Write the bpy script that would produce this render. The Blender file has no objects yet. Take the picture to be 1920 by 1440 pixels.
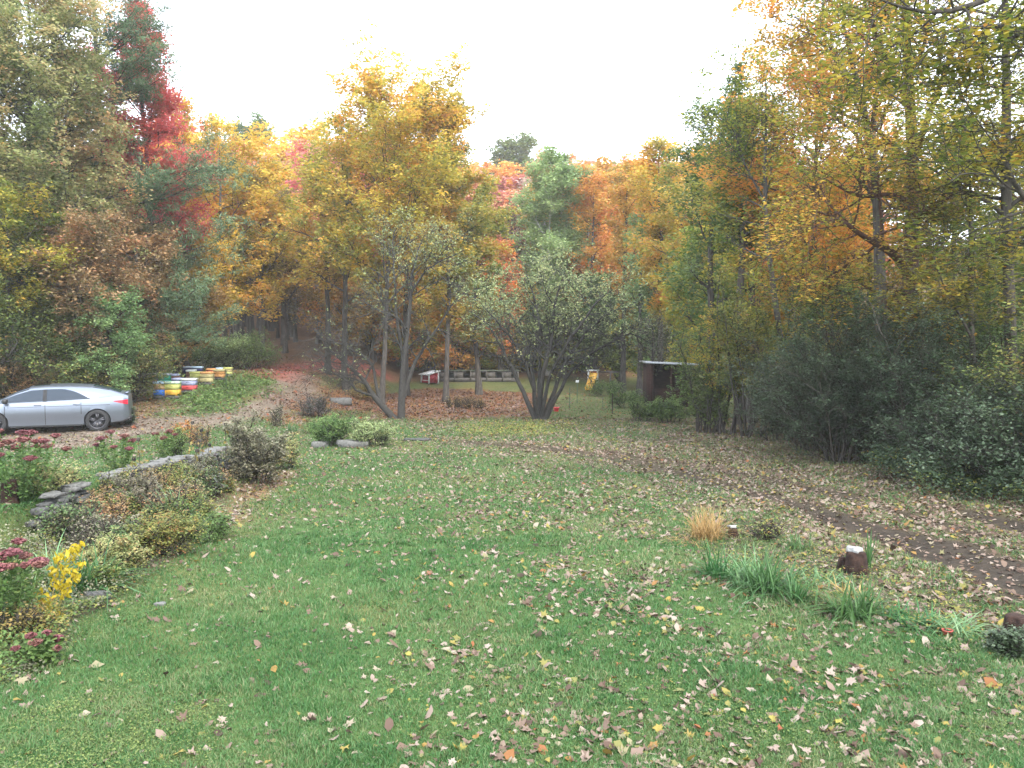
import bpy, math, random
import numpy as np
from mathutils import Vector, Matrix
PI = math.pi
SC = bpy.context.scene
COL = SC.collection
R = math.radians

# ------------------------------------------------------------------ camera, sky, sun, exposure
CAM_H = 2.6
PITCH = R(2.95)
FPX = 1551.0
cam = bpy.data.cameras.new('camera')
camo = bpy.data.objects.new('camera', cam); COL.objects.link(camo)
cam.sensor_width = 36; cam.lens = FPX / 1920 * 36
cam.clip_start = 0.05; cam.clip_end = 4000
camo.location = (0, 0, CAM_H); camo.rotation_euler = (PI/2 - PITCH, 0, 0)
SC.camera = camo

SUN_EL, SUN_AZ = R(44), R(152)          # azimuth from +Y towards +X
world = bpy.data.worlds.new('World'); SC.world = world
world.use_nodes = True
wn = world.node_tree.nodes; wl = world.node_tree.links
bg = wn['Background']
sky = wn.new('ShaderNodeTexSky'); sky.sky_type = 'NISHITA'; sky.sun_disc = False
sky.sun_elevation = SUN_EL; sky.sun_rotation = SUN_AZ
mixw = wn.new('ShaderNodeMixRGB'); mixw.inputs[0].default_value = 0.86
mixw.inputs[2].default_value = (9.6, 10.2, 11.4, 1)      # the even white cloud cover
wl.new(sky.outputs[0], mixw.inputs[1]); wl.new(mixw.outputs[0], bg.inputs[0])
bg.inputs[1].default_value = 0.13
sl = bpy.data.lights.new('sun', 'SUN'); sl.energy = 1.5; sl.angle = R(12); sl.color = (1.0, 0.94, 0.84)
slo = bpy.data.objects.new('sun', sl); COL.objects.link(slo)
sd = Vector((math.sin(SUN_AZ)*math.cos(SUN_EL), math.cos(SUN_AZ)*math.cos(SUN_EL), math.sin(SUN_EL)))
slo.rotation_euler = sd.to_track_quat('Z', 'Y').to_euler()
SC.view_settings.view_transform = 'Standard'; SC.view_settings.look = 'None'
SC.view_settings.exposure = 1.82; SC.view_settings.gamma = 1
cy = SC.cycles
cy.use_denoising = True
cy.max_bounces = 5; cy.diffuse_bounces = 3; cy.glossy_bounces = 2; cy.transmission_bounces = 3
cy.transparent_max_bounces = 4; cy.volume_bounces = 1
cy.caustics_reflective = False; cy.caustics_refractive = False

# ------------------------------------------------------------------ terrain
def sstep(t):
    t = np.clip(t, 0, 1); return t*t*(3-2*t)
def Hf(x, y):
    x = np.asarray(x, float); y = np.asarray(y, float)
    z = -0.012*np.clip(y-8, 0, 40)
    y0 = 50 - 6*sstep((-x-4)/10)
    t = np.clip(y-y0, 0, 125)
    z = z + t*t/(t+10)*0.20
    z = z - 0.02*np.clip(y-180, 0, 1e9)
    z = z + 0.093*np.clip(y-24, 0, 16)*sstep((-x-7)/4)
    z = z + 0.50*sstep((-x-6.05)/0.35)*sstep((19.5-y)/6.5)
    z = z + 0.18*sstep((-x-4.2)/2.0)*sstep((17-y)/3)*sstep((x+6.2)/.2)
    z = z + 0.02*np.sin(x*1.1+.4)*np.sin(y*.9) + 0.015*np.sin(x*2.3+y*1.7)
    z = z + 0.25*sstep((x-6)/5)*sstep((y-9)/6)*sstep((30-y)/8)
    return z
def H(x, y): return float(Hf(x, y))
def ray(u, v):
    a = (u-960)/FPX; b = (720-v)/FPX
    d = Vector((a, math.cos(PITCH)+b*math.sin(PITCH), -math.sin(PITCH)+b*math.cos(PITCH)))
    return d/d.y
def at(u, v, Y):
    d = ray(u, v)*Y; return Vector((d.x, d.y, d.z+CAM_H))
def G(u, v):
    """where the sight line through a pixel meets the ground"""
    Y = 3.0; st = .05
    while Y < 200:
        p = at(u, v, Y)
        if p.z < H(p.x, p.y): return Vector((p.x, p.y, H(p.x, p.y)))
        Y += st; st = max(.05, Y*.006)
    p = at(u, v, 200); return p
def base(u, Y):
    x = (u-960)/FPX*Y
    x = x/ (1) 
    return Vector((x, Y, H(x, Y)))
def topz(v, Y):
    return at(960, v, Y).z

# ------------------------------------------------------------------ numpy noise
def vnoise(x, y, s=1.0, seed=0):
    x = np.asarray(x)*s + seed*17.31; y = np.asarray(y)*s + seed*7.77
    xi = np.floor(x).astype(np.int64); yi = np.floor(y).astype(np.int64)
    fx = x-xi; fy = y-yi; fx = fx*fx*(3-2*fx); fy = fy*fy*(3-2*fy)
    def h(a, b):
        n = (a*374761393 + b*668265263 + seed*1442695) & 0x7fffffff
        n = ((n ^ (n >> 13))*1274126177) & 0x7fffffff
        return ((n ^ (n >> 16)) & 0xffff)/65535.0
    return (h(xi, yi)*(1-fx)+h(xi+1, yi)*fx)*(1-fy) + (h(xi, yi+1)*(1-fx)+h(xi+1, yi+1)*fx)*fy
def fnoise(x, y, s=1.0, seed=0):
    return (vnoise(x, y, s, seed)+.5*vnoise(x, y, s*2.1, seed+1)+.25*vnoise(x, y, s*4.3, seed+2))/1.75

def poly_world(pxs): return np.array([[G(u, v).x, G(u, v).y] for u, v in pxs])
def poly_sd(poly, x, y):
    """signed distance, positive inside"""
    x = np.asarray(x, float); y = np.asarray(y, float)
    d = np.full(x.shape, 1e9); ins = np.zeros(x.shape, bool)
    n = len(poly)
    for i in range(n):
        ax, ay = poly[i]; bx, by = poly[(i+1) % n]
        ex, ey = bx-ax, by-ay
        t = np.clip(((x-ax)*ex+(y-ay)*ey)/(ex*ex+ey*ey+1e-12), 0, 1)
        d = np.minimum(d, np.hypot(x-ax-t*ex, y-ay-t*ey))
        c = ((ay > y) != (by > y))
        with np.errstate(divide='ignore', invalid='ignore'):
            xi = ex*(y-ay)/(ey if ey else 1e-12)+ax
        ins ^= (c & (x < xi))
    return np.where(ins, d, -d)
def zone(poly, x, y, soft=.3, seed=3, amp=.5, s=1.2):
    sd_ = poly_sd(poly, x, y) + (fnoise(x, y, s, seed)-.5)*2*amp
    return sstep(sd_/(2*soft)+.5)

# ------------------------------------------------------------------ mesh accumulation
class Acc:
    def __init__(s): s.v = []; s.f = []; s.a = []; s.m = []; s.n = 0
    def add(s, verts, faces, val=None, mi=0):
        verts = np.asarray(verts, np.float32).reshape(-1, 3); faces = np.asarray(faces, np.int64)
        s.v.append(verts); s.f.append(faces+s.n); s.n += len(verts)
        if val is None: val = .5
        s.a.append(np.broadcast_to(np.asarray(val, np.float32), (len(faces),)))
        s.m.append(np.full(len(faces), mi, np.int32))
    def build(s, name, mats, parent=None, smooth=False, loc=None):
        me = bpy.data.meshes.new(name)
        v = np.concatenate(s.v)
        me.vertices.add(len(v)); me.vertices.foreach_set('co', v.ravel())
        tot = np.concatenate([np.full(len(f), f.shape[1], np.int32) for f in s.f])
        loops = np.concatenate([f.ravel() for f in s.f]).astype(np.int32)
        me.loops.add(len(loops)); me.loops.foreach_set('vertex_index', loops)
        me.polygons.add(len(tot))
        st = np.concatenate([[0], np.cumsum(tot)[:-1]]).astype(np.int32)
        me.polygons.foreach_set('loop_start', st); me.polygons.foreach_set('loop_total', tot)
        me.polygons.foreach_set('material_index', np.concatenate(s.m))
        if smooth: me.polygons.foreach_set('use_smooth', np.ones(len(tot), bool))
        at_ = me.attributes.new('v', 'FLOAT', 'FACE')
        at_.data.foreach_set('value', np.concatenate(s.a).astype(np.float32))
        for m in (mats if isinstance(mats, (list, tuple)) else [mats]): me.materials.append(m)
        me.update(calc_edges=True)
        o = bpy.data.objects.new(name, me); COL.objects.link(o)
        if parent: o.parent = parent
        if loc is not None: o.location = loc
        return o
def tag(o, label=None, cat=None, group=None, kind=None):
    if label: o['label'] = label
    if cat: o['category'] = cat
    if group: o['group'] = group
    if kind: o['kind'] = kind
    return o
def thing(name, label, cat, loc=(0, 0, 0), rz=0, group=None):
    o = bpy.data.objects.new(name, None); COL.objects.link(o)
    o.empty_display_size = .1
    o.location = loc; o.rotation_euler = (0, 0, rz)
    return tag(o, label, cat, group)
def copy_tree(o, loc, rz=0, sc=1.0, label=None, group=None, name=None):
    c = o.copy(); COL.objects.link(c); c.location = loc; c.rotation_euler = (0, 0, rz)
    c.scale = (sc, sc, sc) if not isinstance(sc, tuple) else sc
    if label: c['label'] = label
    if group: c['group'] = group
    if name: c.name = name
    for ch in list(o.children):
        k = ch.copy(); COL.objects.link(k); k.parent = c
        for g in list(ch.children):
            q = g.copy(); COL.objects.link(q); q.parent = k
    return c

# ------------------------------------------------------------------ materials
def newmat(name):
    m = bpy.data.materials.new(name); m.use_nodes = True
    nt = m.node_tree; return m, nt.nodes, nt.links, nt.nodes['Principled BSDF']
def ramp(n, cols, pos=None):
    r = n.new('ShaderNodeValToRGB'); e = r.color_ramp.elements
    k = len(cols); pos = pos or [i/(k-1) for i in range(k)]
    while len(e) < k: e.new(.5)
    for i in range(k):
        e[i].position = pos[i]; e[i].color = (*cols[i], 1)
    return r
def leafmat(name, cols, trans=.35, rough=.55, objcol=False, hv=.02, spec=.25):
    m, n, l, b = newmat(name)
    a = n.new('ShaderNodeAttribute'); a.attribute_name = 'v'
    r = ramp(n, cols); l.new(a.outputs['Fac'], r.inputs[0])
    out = r.outputs[0]
    oi = n.new('ShaderNodeObjectInfo')
    if objcol:
        mx = n.new('ShaderNodeMixRGB'); mx.blend_type = 'MULTIPLY'; mx.inputs[0].default_value = 1
        l.new(out, mx.inputs[1]); l.new(oi.outputs['Color'], mx.inputs[2]); out = mx.outputs[0]
    hs = n.new('ShaderNodeHueSaturation')
    mr = n.new('ShaderNodeMapRange'); mr.inputs[3].default_value = .5-hv; mr.inputs[4].default_value = .5+hv
    l.new(oi.outputs['Random'], mr.inputs[0]); l.new(mr.outputs[0], hs.inputs['Hue'])
    l.new(out, hs.inputs['Color']); out = hs.outputs[0]
    l.new(out, b.inputs['Base Color']); b.inputs['Roughness'].default_value = rough
    b.inputs['Specular IOR Level'].default_value = spec
    if trans > 0:
        t = n.new('ShaderNodeBsdfTranslucent'); l.new(out, t.inputs[0])
        mx = n.new('ShaderNodeMixShader'); mx.inputs[0].default_value = trans
        l.new(b.outputs[0], mx.inputs[1]); l.new(t.outputs[0], mx.inputs[2])
        l.new(mx.outputs[0], n['Material Output'].inputs[0])
    return m
def roughmat(name, c1, c2, scale=8, rough=.85, bump=.3, c3=None, detail=5, stretch=None, spec=.2, metal=0):
    m, n, l, b = newmat(name)
    tc = n.new('ShaderNodeTexCoord'); mp = n.new('ShaderNodeMapping'); l.new(tc.outputs['Object'], mp.inputs[0])
    if stretch: mp.inputs['Scale'].default_value = stretch
    no = n.new('ShaderNodeTexNoise'); no.inputs['Scale'].default_value = scale; no.inputs['Detail'].default_value = detail
    no.inputs['Roughness'].default_value = .65
    l.new(mp.outputs[0], no.inputs[0])
    cols = [c1, c2] if c3 is None else [c1, c2, c3]
    pos = [.35, .65] if c3 is None else [.32, .5, .68]
    r = ramp(n, cols, pos); l.new(no.outputs[0], r.inputs[0]); l.new(r.outputs[0], b.inputs['Base Color'])
    b.inputs['Roughness'].default_value = rough; b.inputs['Specular IOR Level'].default_value = spec
    b.inputs['Metallic'].default_value = metal
    if bump:
        bp = n.new('ShaderNodeBump'); bp.inputs['Strength'].default_value = bump; bp.inputs['Distance'].default_value = .02
        l.new(no.outputs[0], bp.inputs['Height']); l.new(bp.outputs[0], b.inputs['Normal'])
    return m
def hexl(h):
    c = [int(h[i:i+2], 16)/255 for i in (0, 2, 4)]
    return tuple(x/12.92 if x <= .04045 else ((x+.055)/1.055)**2.4 for x in c)
HX = lambda *hs: [hexl(h) for h in hs]

BARK_DARK = roughmat('bark_dark', (.028, .024, .02), (.075, .066, .055), 6, .95, .6, stretch=(3, 3, .6))
BARK_GREY = roughmat('bark_grey', (.035, .031, .027), (.10, .09, .08), 6, .95, .6, stretch=(3, 3, .6))
BARK_PALE = roughmat('bark_pale', (.3, .29, .26), (.5, .49, .45), 5, .9, .3, stretch=(2, 2, 2))
BARK_APPLE = roughmat('bark_apple', (.012, .011, .010), (.05, .047, .043), 9, .95, .6, c3=(.026, .024, .021), stretch=(2, 2, .8))
BARK_RED = roughmat('bark_redbrown', (.06, .03, .02), (.11, .06, .045), 6, .95, .6, stretch=(3, 3, .6))

# ------------------------------------------------------------------ branches and leaves
def nrm(a): return a/np.maximum(np.linalg.norm(a, axis=-1, keepdims=True), 1e-9)
def tubes(acc, P, Rr, sides, mi=0):
    B, N, _ = P.shape
    T = np.gradient(P, axis=1); T = nrm(T)
    ref = np.where(np.abs(T[:, :1, 2:3]) > .8, np.array([1., 0, 0]), np.array([0, 0, 1.]))
    A = nrm(np.cross(T, np.broadcast_to(ref, T.shape))); Bv = np.cross(T, A)
    th = np.arange(sides)*2*PI/sides
    ring = P[:, :, None] + Rr[:, :, None, None]*(A[:, :, None]*np.cos(th)[:, None]+Bv[:, :, None]*np.sin(th)[:, None])
    idx = np.arange(B*N*sides).reshape(B, N, sides)
    a = idx[:, :-1]; b = idx[:, 1:]
    f = np.stack([a, np.roll(a, -1, 2), np.roll(b, -1, 2), b], -1).reshape(-1, 4)
    acc.add(ring, f, .5, mi)
def resample(pts, rad, N):
    pts = np.array(pts, float); rad = np.array(rad, float)
    # catmull-ish smoothing through linear resample of a cubic
    d = np.r_[0, np.cumsum(np.linalg.norm(np.diff(pts, axis=0), axis=1))]; d /= d[-1]
    t = np.linspace(0, 1, N)
    P = np.stack([np.interp(t, d, pts[:, k]) for k in range(3)], 1)
    for _ in range(2):
        P[1:-1] = .25*P[:-2]+.5*P[1:-1]+.25*P[2:]
    return P, np.interp(t, d, rad)
def spawn(rng, P, Rr, hue, n, tr=(.3, 1), length=.5, ang=(40, 70), up=.0, jit=.15, N=6, rf=.6, env=None, absl=False,
          golden=False, rmin=.004, huej=.1, flat=0, taper=.25):
    B, K, _ = P.shape
    L0 = np.linalg.norm(np.diff(P, axis=1), axis=-1).sum(1)
    idx = np.repeat(np.arange(B), n)
    k = np.tile(np.arange(n), B)
    t = tr[0]+(tr[1]-tr[0])*(k+rng.random(len(k)))/n
    x = t*(K-1); i0 = np.clip(x.astype(int), 0, K-2); fr = (x-i0)[:, None]
    pos = P[idx, i0]*(1-fr)+P[idx, i0+1]*fr
    T = nrm(P[idx, i0+1]-P[idx, i0])
    r = (Rr[idx, i0]*(1-fr[:, 0])+Rr[idx, i0+1]*fr[:, 0])
    ref = np.where(np.abs(T[:, 2:3]) > .9, np.array([1., 0, 0]), np.array([0, 0, 1.]))
    A = nrm(np.cross(T, np.broadcast_to(ref, T.shape))); Bv = np.cross(T, A)
    az = (k*2.399+rng.random(B)[idx]*6.28+rng.normal(0, .35, len(k))) if golden else rng.random(len(k))*2*PI
    perp = A*np.cos(az)[:, None]+Bv*np.sin(az)[:, None]
    if flat: perp[:, 2] *= (1-flat); perp = nrm(perp)
    an = np.radians(rng.uniform(ang[0], ang[1], len(k)))[:, None]
    D = nrm(T*np.cos(an)+perp*np.sin(an))
    L = length*rng.uniform(.7, 1.2, len(k))*(1 if absl else L0[idx])
    if env is not None: L = L*env(t)
    out = np.zeros((len(k), N, 3)); out[:, 0] = pos
    for j in range(1, N):
        D = nrm(D+rng.normal(0, jit, D.shape)+np.array([0, 0, up]))
        out[:, j] = out[:, j-1]+D*(L/(N-1))[:, None]
    rc = np.maximum(np.minimum(r*rf, L*.045+.003), rmin)
    RR = rc[:, None]*np.linspace(1, taper, N)[None]
    RR = np.maximum(RR, rmin*.5)
    return out, RR, np.clip(hue[idx]+rng.normal(0, huej, len(k)), 0, 1)
def leaves(acc, rng, P, hue, n, size, spread, vj=.2, flat=.45, tr=(.2, 1), droop=0, aspect=.62, mi=0, upbias=0):
    B, K, _ = P.shape
    L = np.linalg.norm(np.diff(P, axis=1), axis=-1).sum(1)+.01
    idx = rng.choice(B, n, p=L/L.sum())
    t = rng.uniform(tr[0], tr[1], n); x = t*(K-1); i0 = np.clip(x.astype(int), 0, K-2); fr = (x-i0)[:, None]
    c = P[idx, i0]*(1-fr)+P[idx, i0+1]*fr + rng.normal(0, spread, (n, 3))*np.array([1, 1, .6])
    c[:, 2] += upbias
    nn = rng.normal(0, 1, (n, 3)); nn[:, 2] = np.abs(nn[:, 2])+flat*3; nn = nrm(nn)
    d = nrm(np.cross(nn, rng.normal(0, 1, (n, 3)))); d[:, 2] -= droop; d = nrm(d)
    s = np.cross(nn, d); s = nrm(s)
    sz = size*rng.uniform(.6, 1.3, n)[:, None]
    w = sz*aspect*.5
    q = np.stack([c-d*sz*.5, c+s*w-d*sz*.05, c+d*sz*.5, c-s*w-d*sz*.05], 1)
    v = np.clip(hue[idx]+rng.normal(0, vj, n), 0, 1)
    acc.add(q, np.arange(n*4).reshape(n, 4), v, mi)
def make_tree(name, label, cat, loc, Ht, seed, mats, r0=.16, cb=.3, R0=3.5, leafn=20000, ls=.14, spread=.25, env='round',
              n1=22, n2=8, n3=5, ang1=(45, 70), up1=.06, stems=None, group=None, lean=(0, 0), vj=.2, huej=.1, flat=.45, h0=.5,
              wob=.03, sides=8, detail=True, hueh=None, twig_r=.005, rz=0, l2=.45, l3=.5, jit=.12, up2=.03, droop=0, tr1=None,
              trunk_name='trunk', crown_name='crown', tree=None, aspect=.62):
    rng = np.random.default_rng(seed)
    bm, lm = mats
    if stems is None:
        N = 12; t = np.linspace(0, 1, N)
        wx = np.cumsum(rng.normal(0, wob, N)); wy = np.cumsum(rng.normal(0, wob, N))
        P = np.stack([lean[0]*t**1.5+wx*Ht*.12, lean[1]*t**1.5+wy*Ht*.12, t*Ht], 1)
        P[:, :2] -= P[0, :2]; P[0, 2] = -.15
        Rr = r0*(1-t)**.8+.012; Rr[0] *= 1.5
        S = [(P, Rr)]
    else:
        S = [resample(p, r, 12) for p, r in stems]
    P0 = np.stack([p for p, _ in S]); R0_ = np.stack([r for _, r in S])
    h = np.full(len(S), h0)
    envs = {'round': lambda t: np.sqrt(np.clip(1-((t-cb)/(1-cb)*2-.85)**2/1.6, .04, 1)),
            'cone': lambda t: np.clip(1.05-(t-cb)/(1-cb), .08, 1),
            'vase': lambda t: np.clip(.45+.8*(t-cb)/(1-cb), .1, 1)*np.sqrt(np.clip(1.02-((t-cb)/(1-cb))**4, .05, 1)),
            'column': lambda t: np.clip(1-((t-cb)/(1-cb))**3, .15, 1), 'flat': lambda t: np.ones_like(t)}
    e = envs[env] if isinstance(env, str) else env
    tr1 = tr1 or (cb, .99)
    P1, R1, h1 = spawn(rng, P0, R0_, h, n1, tr1, R0, ang1, up1, jit, 8, .5, e, True, True, .012, huej*1.6)
    if hueh is not None:
        h1 = np.clip(hueh(P1[:, -1], h1, rng), 0, 1)
    P2, R2, h2 = spawn(rng, P1, R1, h1, n2, (.25, 1), l2, (30, 65), up2, jit, 6, .6, huej=huej, rmin=twig_r*1.4, flat=.3)
    T = thing(name, label, cat, loc, rz, group)
    ta = Acc(); tubes(ta, P0, R0_, sides); tubes(ta, P1, R1, 5 if detail else 3)
    tubes(ta, P2, R2, 4 if detail else 3)
    L = P2; hh = h2
    if n3:
        P3, R3, h3 = spawn(rng, P2, R2, h2, n3, (.2, 1), l3, (30, 70), up2, jit, 4, .6, huej=huej*.7, rmin=twig_r, flat=.3)
        tubes(ta, P3, R3, 3); L = P3; hh = h3
    ta.build(trunk_name, bm, T, True)
    if leafn:
        la = Acc(); leaves(la, rng, L, hh, leafn, ls*1.08, spread*.62, vj*.75, flat, droop=droop, aspect=aspect)
        if leafn > 4000: leaves(la, rng, P2, h2, leafn//7, ls, spread*.7, vj*.75, flat, aspect=aspect)
        la.build(crown_name, lm, T)
    return T

def blades(acc, rng, c, n, length, width, spread=.1, lean=(.2, 1.0), segs=4, sag=1.2, v=(.2, .8), rise=0):
    """arching strap leaves rising from a point: c (x,y,z)"""
    az = rng.random(n)*2*PI; le = length*rng.uniform(.55, 1.1, n)
    ln = rng.uniform(lean[0], lean[1], n)
    b = np.stack([c[0]+rng.normal(0, spread, n), c[1]+rng.normal(0, spread, n), np.full(n, c[2]-.02)], 1)
    dxy = np.stack([np.cos(az), np.sin(az)], 1); sxy = np.stack([-np.sin(az), np.cos(az)], 1)
    vs = []
    for k in range(segs+1):
        t = k/segs
        out = le*(ln*t*.55+.25*ln*sag*t*t); zz = le*(t*(1-.25*ln)-.42*sag*ln*t*t)
        w = width*(1-t**2.2)*.5+.0008
        p = np.zeros((n, 3)); p[:, :2] = b[:, :2]+dxy*out[:, None]; p[:, 2] = np.maximum(b[:, 2]+zz, b[:, 2]+.01)
        q = np.zeros((n, 3)); q[:, :2] = sxy*w
        vs += [p-q, p+q]
    V = np.stack(vs, 1); m = 2*(segs+1)
    f = np.concatenate([np.stack([np.arange(n)*m+2*k, np.arange(n)*m+2*k+1, np.arange(n)*m+2*k+3, np.arange(n)*m+2*k+2], 1) for k in range(segs)])
    vv = np.tile(rng.uniform(v[0], v[1], n), segs)
    acc.add(V, f, vv)

def boxes(acc, c, s, rz=0, mi=0, val=.5, bev=0):
    """box centred at c, size s; a small chamfer when bev"""
    import itertools
    bm_v = np.array([[x, y, z] for z in (-.5, .5) for y in (-.5, .5) for x in (-.5, .5)])*np.array(s)
    if rz: 
        ca, sa = math.cos(rz), math.sin(rz); bm_v[:, :2] = bm_v[:, :2]@np.array([[ca, sa], [-sa, ca]])
    f = [[0, 2, 3, 1], [4, 5, 7, 6], [0, 1, 5, 4], [2, 6, 7, 3], [0, 4, 6, 2], [1, 3, 7, 5]]
    acc.add(bm_v+np.array(c), f, val, mi)
def prism(acc, poly, y0, y1, mi=0, val=.5):
    """poly in (x,z), extruded along y"""
    n = len(poly); v = [(x, y0, z) for x, z in poly]+[(x, y1, z) for x, z in poly]
    f4 = [[i, (i+1) % n, n+(i+1) % n, n+i] for i in range(n)]
    base_ = acc.n; acc.add(v, f4, val, mi)
    acc.add(np.zeros((0, 3)), np.array([list(range(n))[::-1]])-acc.n+base_, val, mi)
    acc.add(np.zeros((0, 3)), np.array([list(range(n, 2*n))])-acc.n+base_, val, mi)
def rock(acc, rng, c, s, rz=0, val=.5, mi=0, rough=.1, sub=3):
    """an irregular slab-like stone: a squashed superellipsoid with knocked corners"""
    nu, nv = 12, 7
    th = np.arange(nu)*2*PI/nu; ph = np.linspace(-PI/2, PI/2, nv)
    def se(w, p): return np.sign(w)*np.abs(w)**p
    p1, p2 = .30, .55
    k = rng.normal(0, rough, (nv, nu)); k[0] = k[0, 0]; k[-1] = k[-1, 0]
    an = 1+rng.normal(0, rough*2.0, nu)
    X = se(np.cos(ph), p1)[:, None]*se(np.cos(th), p2)[None]*an; Y = se(np.cos(ph), p1)[:, None]*se(np.sin(th), p2)[None]*an
    Z = se(np.sin(ph), p1)[:, None]*np.ones(nu)[None]
    V = np.stack([X*(1+k), Y*(1+k), Z*(1+k*.6)], -1)*np.array(s)/2
    V = V.reshape(-1, 3); ca, sa = math.cos(rz), math.sin(rz); V[:, :2] = V[:, :2]@np.array([[ca, sa], [-sa, ca]])
    V[:, 2] += V[:, 0]*rng.normal(0, .05)
    i = np.arange(nu*nv).reshape(nv, nu)
    f = np.stack([i[:-1], np.roll(i[:-1], -1, 1), np.roll(i[1:], -1, 1), i[1:]], -1).reshape(-1, 4)
    acc.add(V+np.array(c), f, val, mi)

# ================================================================== GROUND
Z_drive = poly_world([(-120, 806), (-120, 858), (60, 846), (170, 838), (290, 812), (400, 800), (500, 786), (545, 765), (585, 742), (600, 712), (560, 700), (515, 705), (500, 730), (455, 765), (380, 783), (300, 786), (250, 782), (100, 800)])
Z_red = poly_world([(470, 668), (640, 664), (760, 685), (740, 704), (640, 712), (600, 706), (510, 708), (478, 700)])
Z_woods = np.array([[-60, 44], [-14, 47], [-11, 52], [-6, 56], [6, 57], [20, 60], [60, 60], [90, 200], [-120, 200], [-120, 40]])
Z_brownleft = poly_world([(-150, 745), (240, 745), (300, 735), (330, 765), (240, 800), (-150, 800)])
Z_orange = poly_world([(500, 748), (620, 722), (800, 726), (1010, 736), (1030, 770), (990, 782), (880, 786), (770, 790), (640, 770), (560, 790), (500, 800), (540, 770)])
Z_litter = poly_world([(830, 822), (1120, 838), (1290, 806), (1440, 794), (1560, 806), (1800, 905), (2100, 940), (2200, 1330), (1900, 1215), (1700, 1110), (1500, 1010), (1330, 930), (1180, 880), (1040, 852), (860, 834)])
Z_dirt = poly_world([(1400, 915), (1500, 938), (1650, 985), (1800, 1022), (2000, 1075), (2000, 1145), (1900, 1120), (1760, 1062), (1620, 1008), (1500, 965), (1400, 930), (1250, 888), (1130, 862), (1000, 843), (860, 832), (870, 827), (1010, 836), (1140, 852), (1260, 876)])
Z_rut = poly_world([(1130, 845), (1300, 868), (1450, 895), (1620, 935), (1800, 985), (2000, 1040), (2000, 1055), (1800, 1003), (1620, 950), (1450, 907), (1300, 878), (1130, 850)])
Z_dirt2 = poly_world([(1720, 930), (1850, 960), (2050, 1000), (2050, 1020), (1900, 1000), (1740, 950)])
Z_bed = poly_world([(-150, 1015), (150, 1000), (180, 960), (250, 905), (330, 888), (400, 870), (470, 868), (520, 876), (450, 915), (420, 965), (360, 1040), (250, 1090), (190, 1140), (130, 1200), (40, 1280), (-150, 1350)])
Z_bedR = poly_world([(1290, 960), (1400, 965), (1540, 1000), (1700, 1080), (1900, 1170), (1900, 1215), (1700, 1180), (1560, 1140), (1400, 1090), (1320, 1040)])
Z_mulch = poly_world([(390, 985), (430, 930), (480, 890), (560, 880), (545, 900), (470, 950), (440, 990)])
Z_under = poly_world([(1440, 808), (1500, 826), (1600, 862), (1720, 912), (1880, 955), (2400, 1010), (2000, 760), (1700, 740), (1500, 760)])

def zones(x, y):
    w = {}
    w['drive'] = zone(Z_drive, x, y, .35, 3, .5)
    w['red'] = zone(Z_red, x, y, 1.2, 4, 1.5, .5)
    w['woods'] = zone(Z_woods, x, y, 1.5, 5, 1.5, .4)
    w['brownleft'] = zone(Z_brownleft, x, y, .8, 6, 1.0)
    w['orange'] = zone(Z_orange, x, y, .8, 7, 1.2, .6)
    w['litter'] = zone(Z_litter, x, y, .6, 8, 1.0)
    w['dirt'] = np.maximum(zone(Z_dirt, x, y, .15, 9, .3, 2), zone(Z_dirt2, x, y, .2, 9, .35, 2)); w['dirt'] = np.maximum(w['dirt'], zone(Z_rut, x, y, .12, 19, .22, 2)*.8)
    w['bed'] = zone(Z_bed, x, y, .12, 10, .25, 2)
    w['bedR'] = zone(Z_bedR, x, y, .2, 11, .3, 2)*.7
    w['mulch'] = zone(Z_mulch, x, y, .3, 12, .3, 2)
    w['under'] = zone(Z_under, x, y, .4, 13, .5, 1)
    return w
def lin(a, b, n): return list(np.linspace(a, b, n, endpoint=False))
xs = np.array(lin(-420, -200, 6)+lin(-200, -60, 24)+lin(-60, -20, 60)+lin(-20, 20, 260)+lin(20, 60, 60)+lin(60, 200, 24)+lin(200, 421, 6)+[420])
ys = np.array(lin(-60, 2, 16)+lin(2, 30, 220)+lin(30, 62, 130)+lin(62, 200, 70)+lin(200, 420, 10)+[420])
X, Y = np.meshgrid(xs, ys); Zg = Hf(X, Y)
w = zones(X, Y)
def mixc(base_, c, k): return base_*(1-k[..., None])+np.array(c)*k[..., None]
n1 = fnoise(X, Y, .6, 21); n2 = fnoise(X, Y, 3, 22); n3 = fnoise(X, Y, .15, 23)
C = np.zeros(X.shape+(3,)); C[:] = (.05, .085, .026)
C = mixc(C, (.115, .105, .04), sstep(n1*2.6-1.0)*.6)                 # thin, dry patches
C = mixc(C, (.13, .12, .05), sstep((Y-26)/6)*.45)
C = mixc(C, (.19, .095, .045), w['orange']*.9)
C = mixc(C, (.10, .075, .045), w['litter']*(.7+.3*n2))
C = mixc(C, (.15, .085, .04), w['brownleft']*.7)
C = mixc(C, (.16, .125, .10), w['drive']*(.75+.25*n2))
C = mixc(C, (.27, .07, .06), w['red']*(.8+.2*n2))
C = mixc(C, (.13, .075, .04), w['woods'])
C = mixc(C, (.065, .05, .035), w['bed'])
C = mixc(C, (.06, .05, .035), w['bedR'])
C = mixc(C, (.17, .10, .055), w['mulch']*.9)
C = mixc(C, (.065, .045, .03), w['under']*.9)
C = mixc(C, (.036, .029, .023), w['dirt']*(.95-.35*sstep((Y-11)/8)))
C *= (.8+.4*n2)[..., None]
acc = Acc(); ii = np.arange(X.size).reshape(X.shape)
f = np.stack([ii[:-1, :-1], ii[:-1, 1:], ii[1:, 1:], ii[1:, :-1]], -1).reshape(-1, 4)
acc.add(np.stack([X, Y, Zg], -1), f)
m, n, l, b = newmat('ground_soil_and_turf')
a = n.new('ShaderNodeVertexColor'); a.layer_name = 'zone'
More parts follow.
